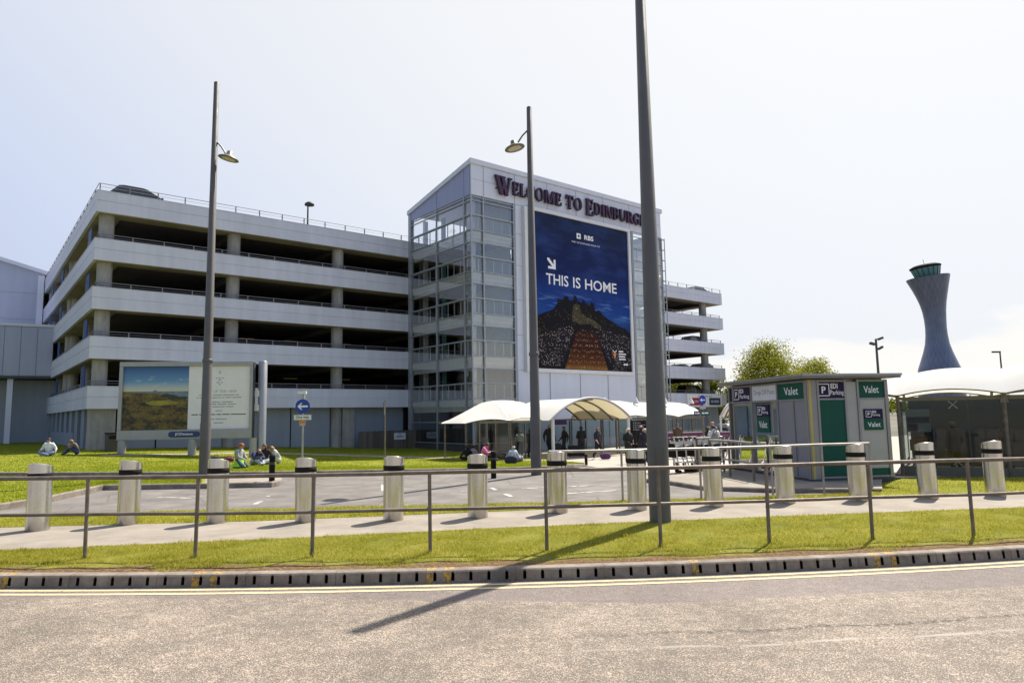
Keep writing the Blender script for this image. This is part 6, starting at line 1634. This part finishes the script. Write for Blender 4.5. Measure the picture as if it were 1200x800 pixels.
# ---------------------------------------------------------------- trees
def leaf_mat(name, a, b, c):
    m = N(name); g = m.n('NewGeometry'); v = m.obj()
    r = m.math('ADD', m.math('MULTIPLY', g.outputs['Random Per Island'], .55), m.math('MULTIPLY', m.noise(v, .8, 3), .5))
    cc = m.ramp(r, [(.2, a), (.5, b), (.85, c)])
    d = m.n('BsdfDiffuse', Color=cc); t = m.n('BsdfTranslucent', Color=cc)
    x = m.n('MixShader', i0=.45); m.t.links.new(d.outputs[0], x.inputs[1]); m.t.links.new(t.outputs[0], x.inputs[2])
    return m.surf(x.outputs[0])
LEAF = leaf_mat('leaf_light', (.12, .145, .014), (.245, .26, .028), (.40, .38, .05))
LEAF2 = leaf_mat('leaf_mid', (.06, .08, .012), (.13, .15, .02), (.22, .22, .035))
BARK = plain('bark', (.075, .055, .04), .9, 0, .3, 4)
def leaf_mesh(name, C_, size, mat, parent=None, drop=.0):
    n = len(C_); C_ = np.asarray(C_, np.float32)
    a = rng.normal(size=(n, 3)); a /= np.linalg.norm(a, axis=1)[:, None]; b = rng.normal(size=(n, 3)); b -= a*(a*b).sum(1)[:, None]; b /= np.linalg.norm(b, axis=1)[:, None]
    s_ = (size*(.6+.8*rng.random(n)))[:, None]
    V = np.stack([C_-a*s_*.5, C_+b*s_*.28, C_+a*s_*.5, C_-b*s_*.28], 1).astype(np.float32)
    me = bpy.data.meshes.new(name); me.vertices.add(4*n); me.vertices.foreach_set('co', V.reshape(-1)); me.loops.add(4*n); me.loops.foreach_set('vertex_index', np.arange(4*n, dtype=np.int32))
    me.polygons.add(n); me.polygons.foreach_set('loop_start', np.arange(0, 4*n, 4, dtype=np.int32)); me.polygons.foreach_set('loop_total', np.full(n, 4, np.int32)); me.materials.append(mat); me.update(calc_edges=True)
    o = bpy.data.objects.new(name, me); col.objects.link(o)
    if parent: o.parent = parent
    return o
def tree(px, top, Y, wpx, label, nclump, leaf, mat, per=150, base=.25, group=None, shape=1.0, weep=.0):
    p = aty(px, 500, Y); p.z = gz(p.x, p.y); H = aty(px, top, Y).z-p.z; rad = wpx/2*Y/F_PX
    t = empty('tree', p, 0, label, 'tree', group)
    rs = np.random.default_rng(int(px*7+Y))
    mb = MB(); mb.tube([(0, 0, -.3), (.05, 0, H*.25), (-.1, .1, H*.55), (.05, 0, H*.86)], [.22, .17, .11, .03], 10)
    C_ = []
    for i in range(nclump):
        u = rs.random(); ph = rs.random()*2*np.pi; zf = base+(1-base)*(rs.random()**.85)
        env = np.sin(np.pi*np.clip((zf-base)/(1-base)*.82+.14, 0, 1))**.7*shape
        rr = rad*env*np.sqrt(.12+.88*u)*(.8+.3*rs.random())
        c = np.array([rr*np.cos(ph), rr*np.sin(ph), zf*H*.97])
        st = np.array([.0, .0, max(.2*H, c[2]-rr*.75)])
        mid = (st+c)/2+np.array([0, 0, .06*H])
        if i % 2 == 0: mb.tube([tuple(st), tuple(mid), tuple(c)], [.06, .04, .012], 5)
        sp = rad*(.13+.14*rs.random())
        q = np.clip(rs.normal(size=(per, 3)), -1.7, 1.7)*np.array([sp, sp, sp*.75])
        if weep: q[:, 2] -= np.clip(np.abs(rs.normal(size=per)), 0, 1.6)*weep*sp*1.2
        C_.append(c+q)
    mb.build('trunk', BARK, t)
    leaf_mesh('crown', np.concatenate(C_), leaf, mat, t)
    return t
tree(906, 401, 78, 80, 'loose pale green tree with a spiky top rising behind the kiosk', 110, .20, LEAF, 185, .2, 'trees behind the kiosk', .95, .5)
tree(958, 422, 82, 58, 'smaller rounded pale green tree right of the taller one behind the kiosk', 70, .20, LEAF, 190, .2, 'trees behind the kiosk', 1.0, .3)
for i, (px, top, Y, w_, lab) in enumerate(((878, 441, 120, 40, 'low bushy tree just left of the taller tree behind the kiosk'), (840, 444, 130, 50, 'bushy tree showing below the lowest deck near the right end of the car park'),
                                            (800, 446, 128, 50, 'bushy tree showing through the lowest deck behind the dark red van'), (925, 441, 125, 50, 'bushy tree behind the kiosk roof'), (770, 447, 135, 50, 'bushy tree hidden mostly by the thick lamp post'))):
    tree(px, top, Y, w_, lab, 50, .36, LEAF2, 220, .08, 'trees in the distance', 1.15)
# far wood along the horizon
C_ = []
for i in range(420):
    x = rng.uniform(-160, 330); y = 300+rng.uniform(0, 40); h = 3+3.0*rng.random()
    q = rng.normal(size=(90, 3))*np.array([5, 3, 1.6]); C_.append(np.array([x, y, h*.7])+q)
o = leaf_mesh('far_wood', np.concatenate(C_), 1.6, LEAF2); tag(o, 'low dark band of far trees along the horizon', 'trees', kind='stuff')

# ---------------------------------------------------------------- light, sky, camera
SUN_AZ, SUN_EL = R(37), R(56)
sun = bpy.data.lights.new('sun', 'SUN'); sun.energy = 4.6; sun.angle = R(.53); sun.color = (1, .93, .81)
so = bpy.data.objects.new('sun', sun); col.objects.link(so)
sd = Vector((math.sin(SUN_AZ)*math.cos(SUN_EL), math.cos(SUN_AZ)*math.cos(SUN_EL), math.sin(SUN_EL)))
so.rotation_euler = sd.to_track_quat('Z', 'Y').to_euler(); so.location = (0, 0, 60)
wd = bpy.data.worlds.new('World'); sc.world = wd; wd.use_nodes = True
nt = wd.node_tree; nt.nodes.clear()
def wn(t, **kw):
    x = nt.nodes.new('ShaderNode'+t)
    for k_, v_ in kw.items(): setattr(x, k_, v_)
    return x
sky = wn('TexSky', sky_type='NISHITA'); sky.sun_disc = False; sky.sun_elevation = SUN_EL; sky.sun_rotation = SUN_AZ; sky.altitude = 20; sky.air_density = 1.0; sky.dust_density = 2.2; sky.ozone_density = 1.6
tc = wn('TexCoord'); sx = wn('SeparateXYZ'); nt.links.new(tc.outputs['Generated'], sx.inputs[0])
# thin cumulus low over the horizon
mp = wn('Mapping'); mp.inputs['Scale'].default_value = (5, 5, 13); nt.links.new(tc.outputs['Generated'], mp.inputs[0])
no = wn('TexNoise'); no.inputs['Scale'].default_value = 1.0; no.inputs['Detail'].default_value = 7; no.inputs['Roughness'].default_value = .5; nt.links.new(mp.outputs[0], no.inputs['Vector'])
def wm(op, a, b=0, c=0):
    x = wn('Math', operation=op)
    for i, v_ in enumerate((a, b, c)):
        if isinstance(v_, bpy.types.NodeSocket): nt.links.new(v_, x.inputs[i])
        else: x.inputs[i].default_value = v_
    return x.outputs[0]
def wr(f, stops):
    x = wn('ValToRGB'); nt.links.new(f, x.inputs[0]); e = x.color_ramp
    while len(e.elements) > 1: e.elements.remove(e.elements[-1])
    for i, (p_, c_) in enumerate(stops):
        el = e.elements[0] if i == 0 else e.elements.new(p_)
        el.position = p_; el.color = (*c_, 1) if isinstance(c_, tuple) else (c_, c_, c_, 1)
    return x.outputs[0]
h_ = sx.outputs[2]
bank = wm('SUBTRACT', wm('ADD', .100, wm('MULTIPLY', wm('SUBTRACT', no.outputs[0], .5), .17)), h_)
cl = wr(bank, [(0, 0), (.012, .55), (.05, .8)])
cl = wm('MULTIPLY', cl, wr(sx.outputs[0], [(.12, 0), (.30, 1)]))
# bright hazy veil of a spring day: bluer away from the sun, nearly white towards it, thinning out overhead and behind
dp = wn('VectorMath', operation='DOT_PRODUCT'); nt.links.new(tc.outputs['Generated'], dp.inputs[0]); dp.inputs[1].default_value = tuple(sd)
vc = wr(dp.outputs['Value'], [(.0, (.42, .475, .66)), (.38, (.685, .755, .94)), (.62, (.89, .91, .968)), (.78, (.975, .978, .985)), (.93, (1, 1, 1))])
vs_ = wn('Mix', data_type='RGBA', blend_type='MULTIPLY'); vs_.inputs[0].default_value = 1; nt.links.new(vc, vs_.inputs[6]); vs_.inputs[7].default_value = (4.95, 4.97, 4.95, 1); vs_.clamp_result = False
veil = wr(sx.outputs[1], [(.0, .25), (.35, .90)])
mx = wn('Mix', data_type='RGBA'); nt.links.new(veil, mx.inputs[0]); nt.links.new(sky.outputs[0], mx.inputs[6]); nt.links.new(vs_.outputs[2], mx.inputs[7])
mx2 = wn('Mix', data_type='RGBA'); nt.links.new(cl, mx2.inputs[0]); nt.links.new(mx.outputs[2], mx2.inputs[6]); mx2.inputs[7].default_value = (5.6, 5.4, 5.05, 1)
bg = wn('Background'); bg.inputs[1].default_value = .11; nt.links.new(mx2.outputs[2], bg.inputs[0])
wo = wn('OutputWorld'); nt.links.new(bg.outputs[0], wo.inputs[0])

cam = bpy.data.cameras.new('camera'); cam.sensor_width = 36; cam.sensor_fit = 'HORIZONTAL'; cam.lens = F_PX*36/1200; cam.clip_end = 4000; cam.clip_start = .05
co = bpy.data.objects.new('camera', cam); col.objects.link(co)
Mx = Matrix((RGT, UPV, -FWD)).transposed().to_4x4(); Mx.translation = CAM
co.matrix_world = Mx
sc.camera = co
sc.view_settings.view_transform = 'Standard'; sc.view_settings.look = 'None'; sc.view_settings.exposure = 0.80; sc.view_settings.gamma = 1
sc.cycles.use_denoising = True
sc.cycles.max_bounces = 8; sc.cycles.transparent_max_bounces = 24; sc.cycles.diffuse_bounces = 4; sc.cycles.glossy_bounces = 4
sc.cycles.caustics_reflective = False; sc.cycles.caustics_refractive = False
sc.cycles.sample_clamp_indirect = 6
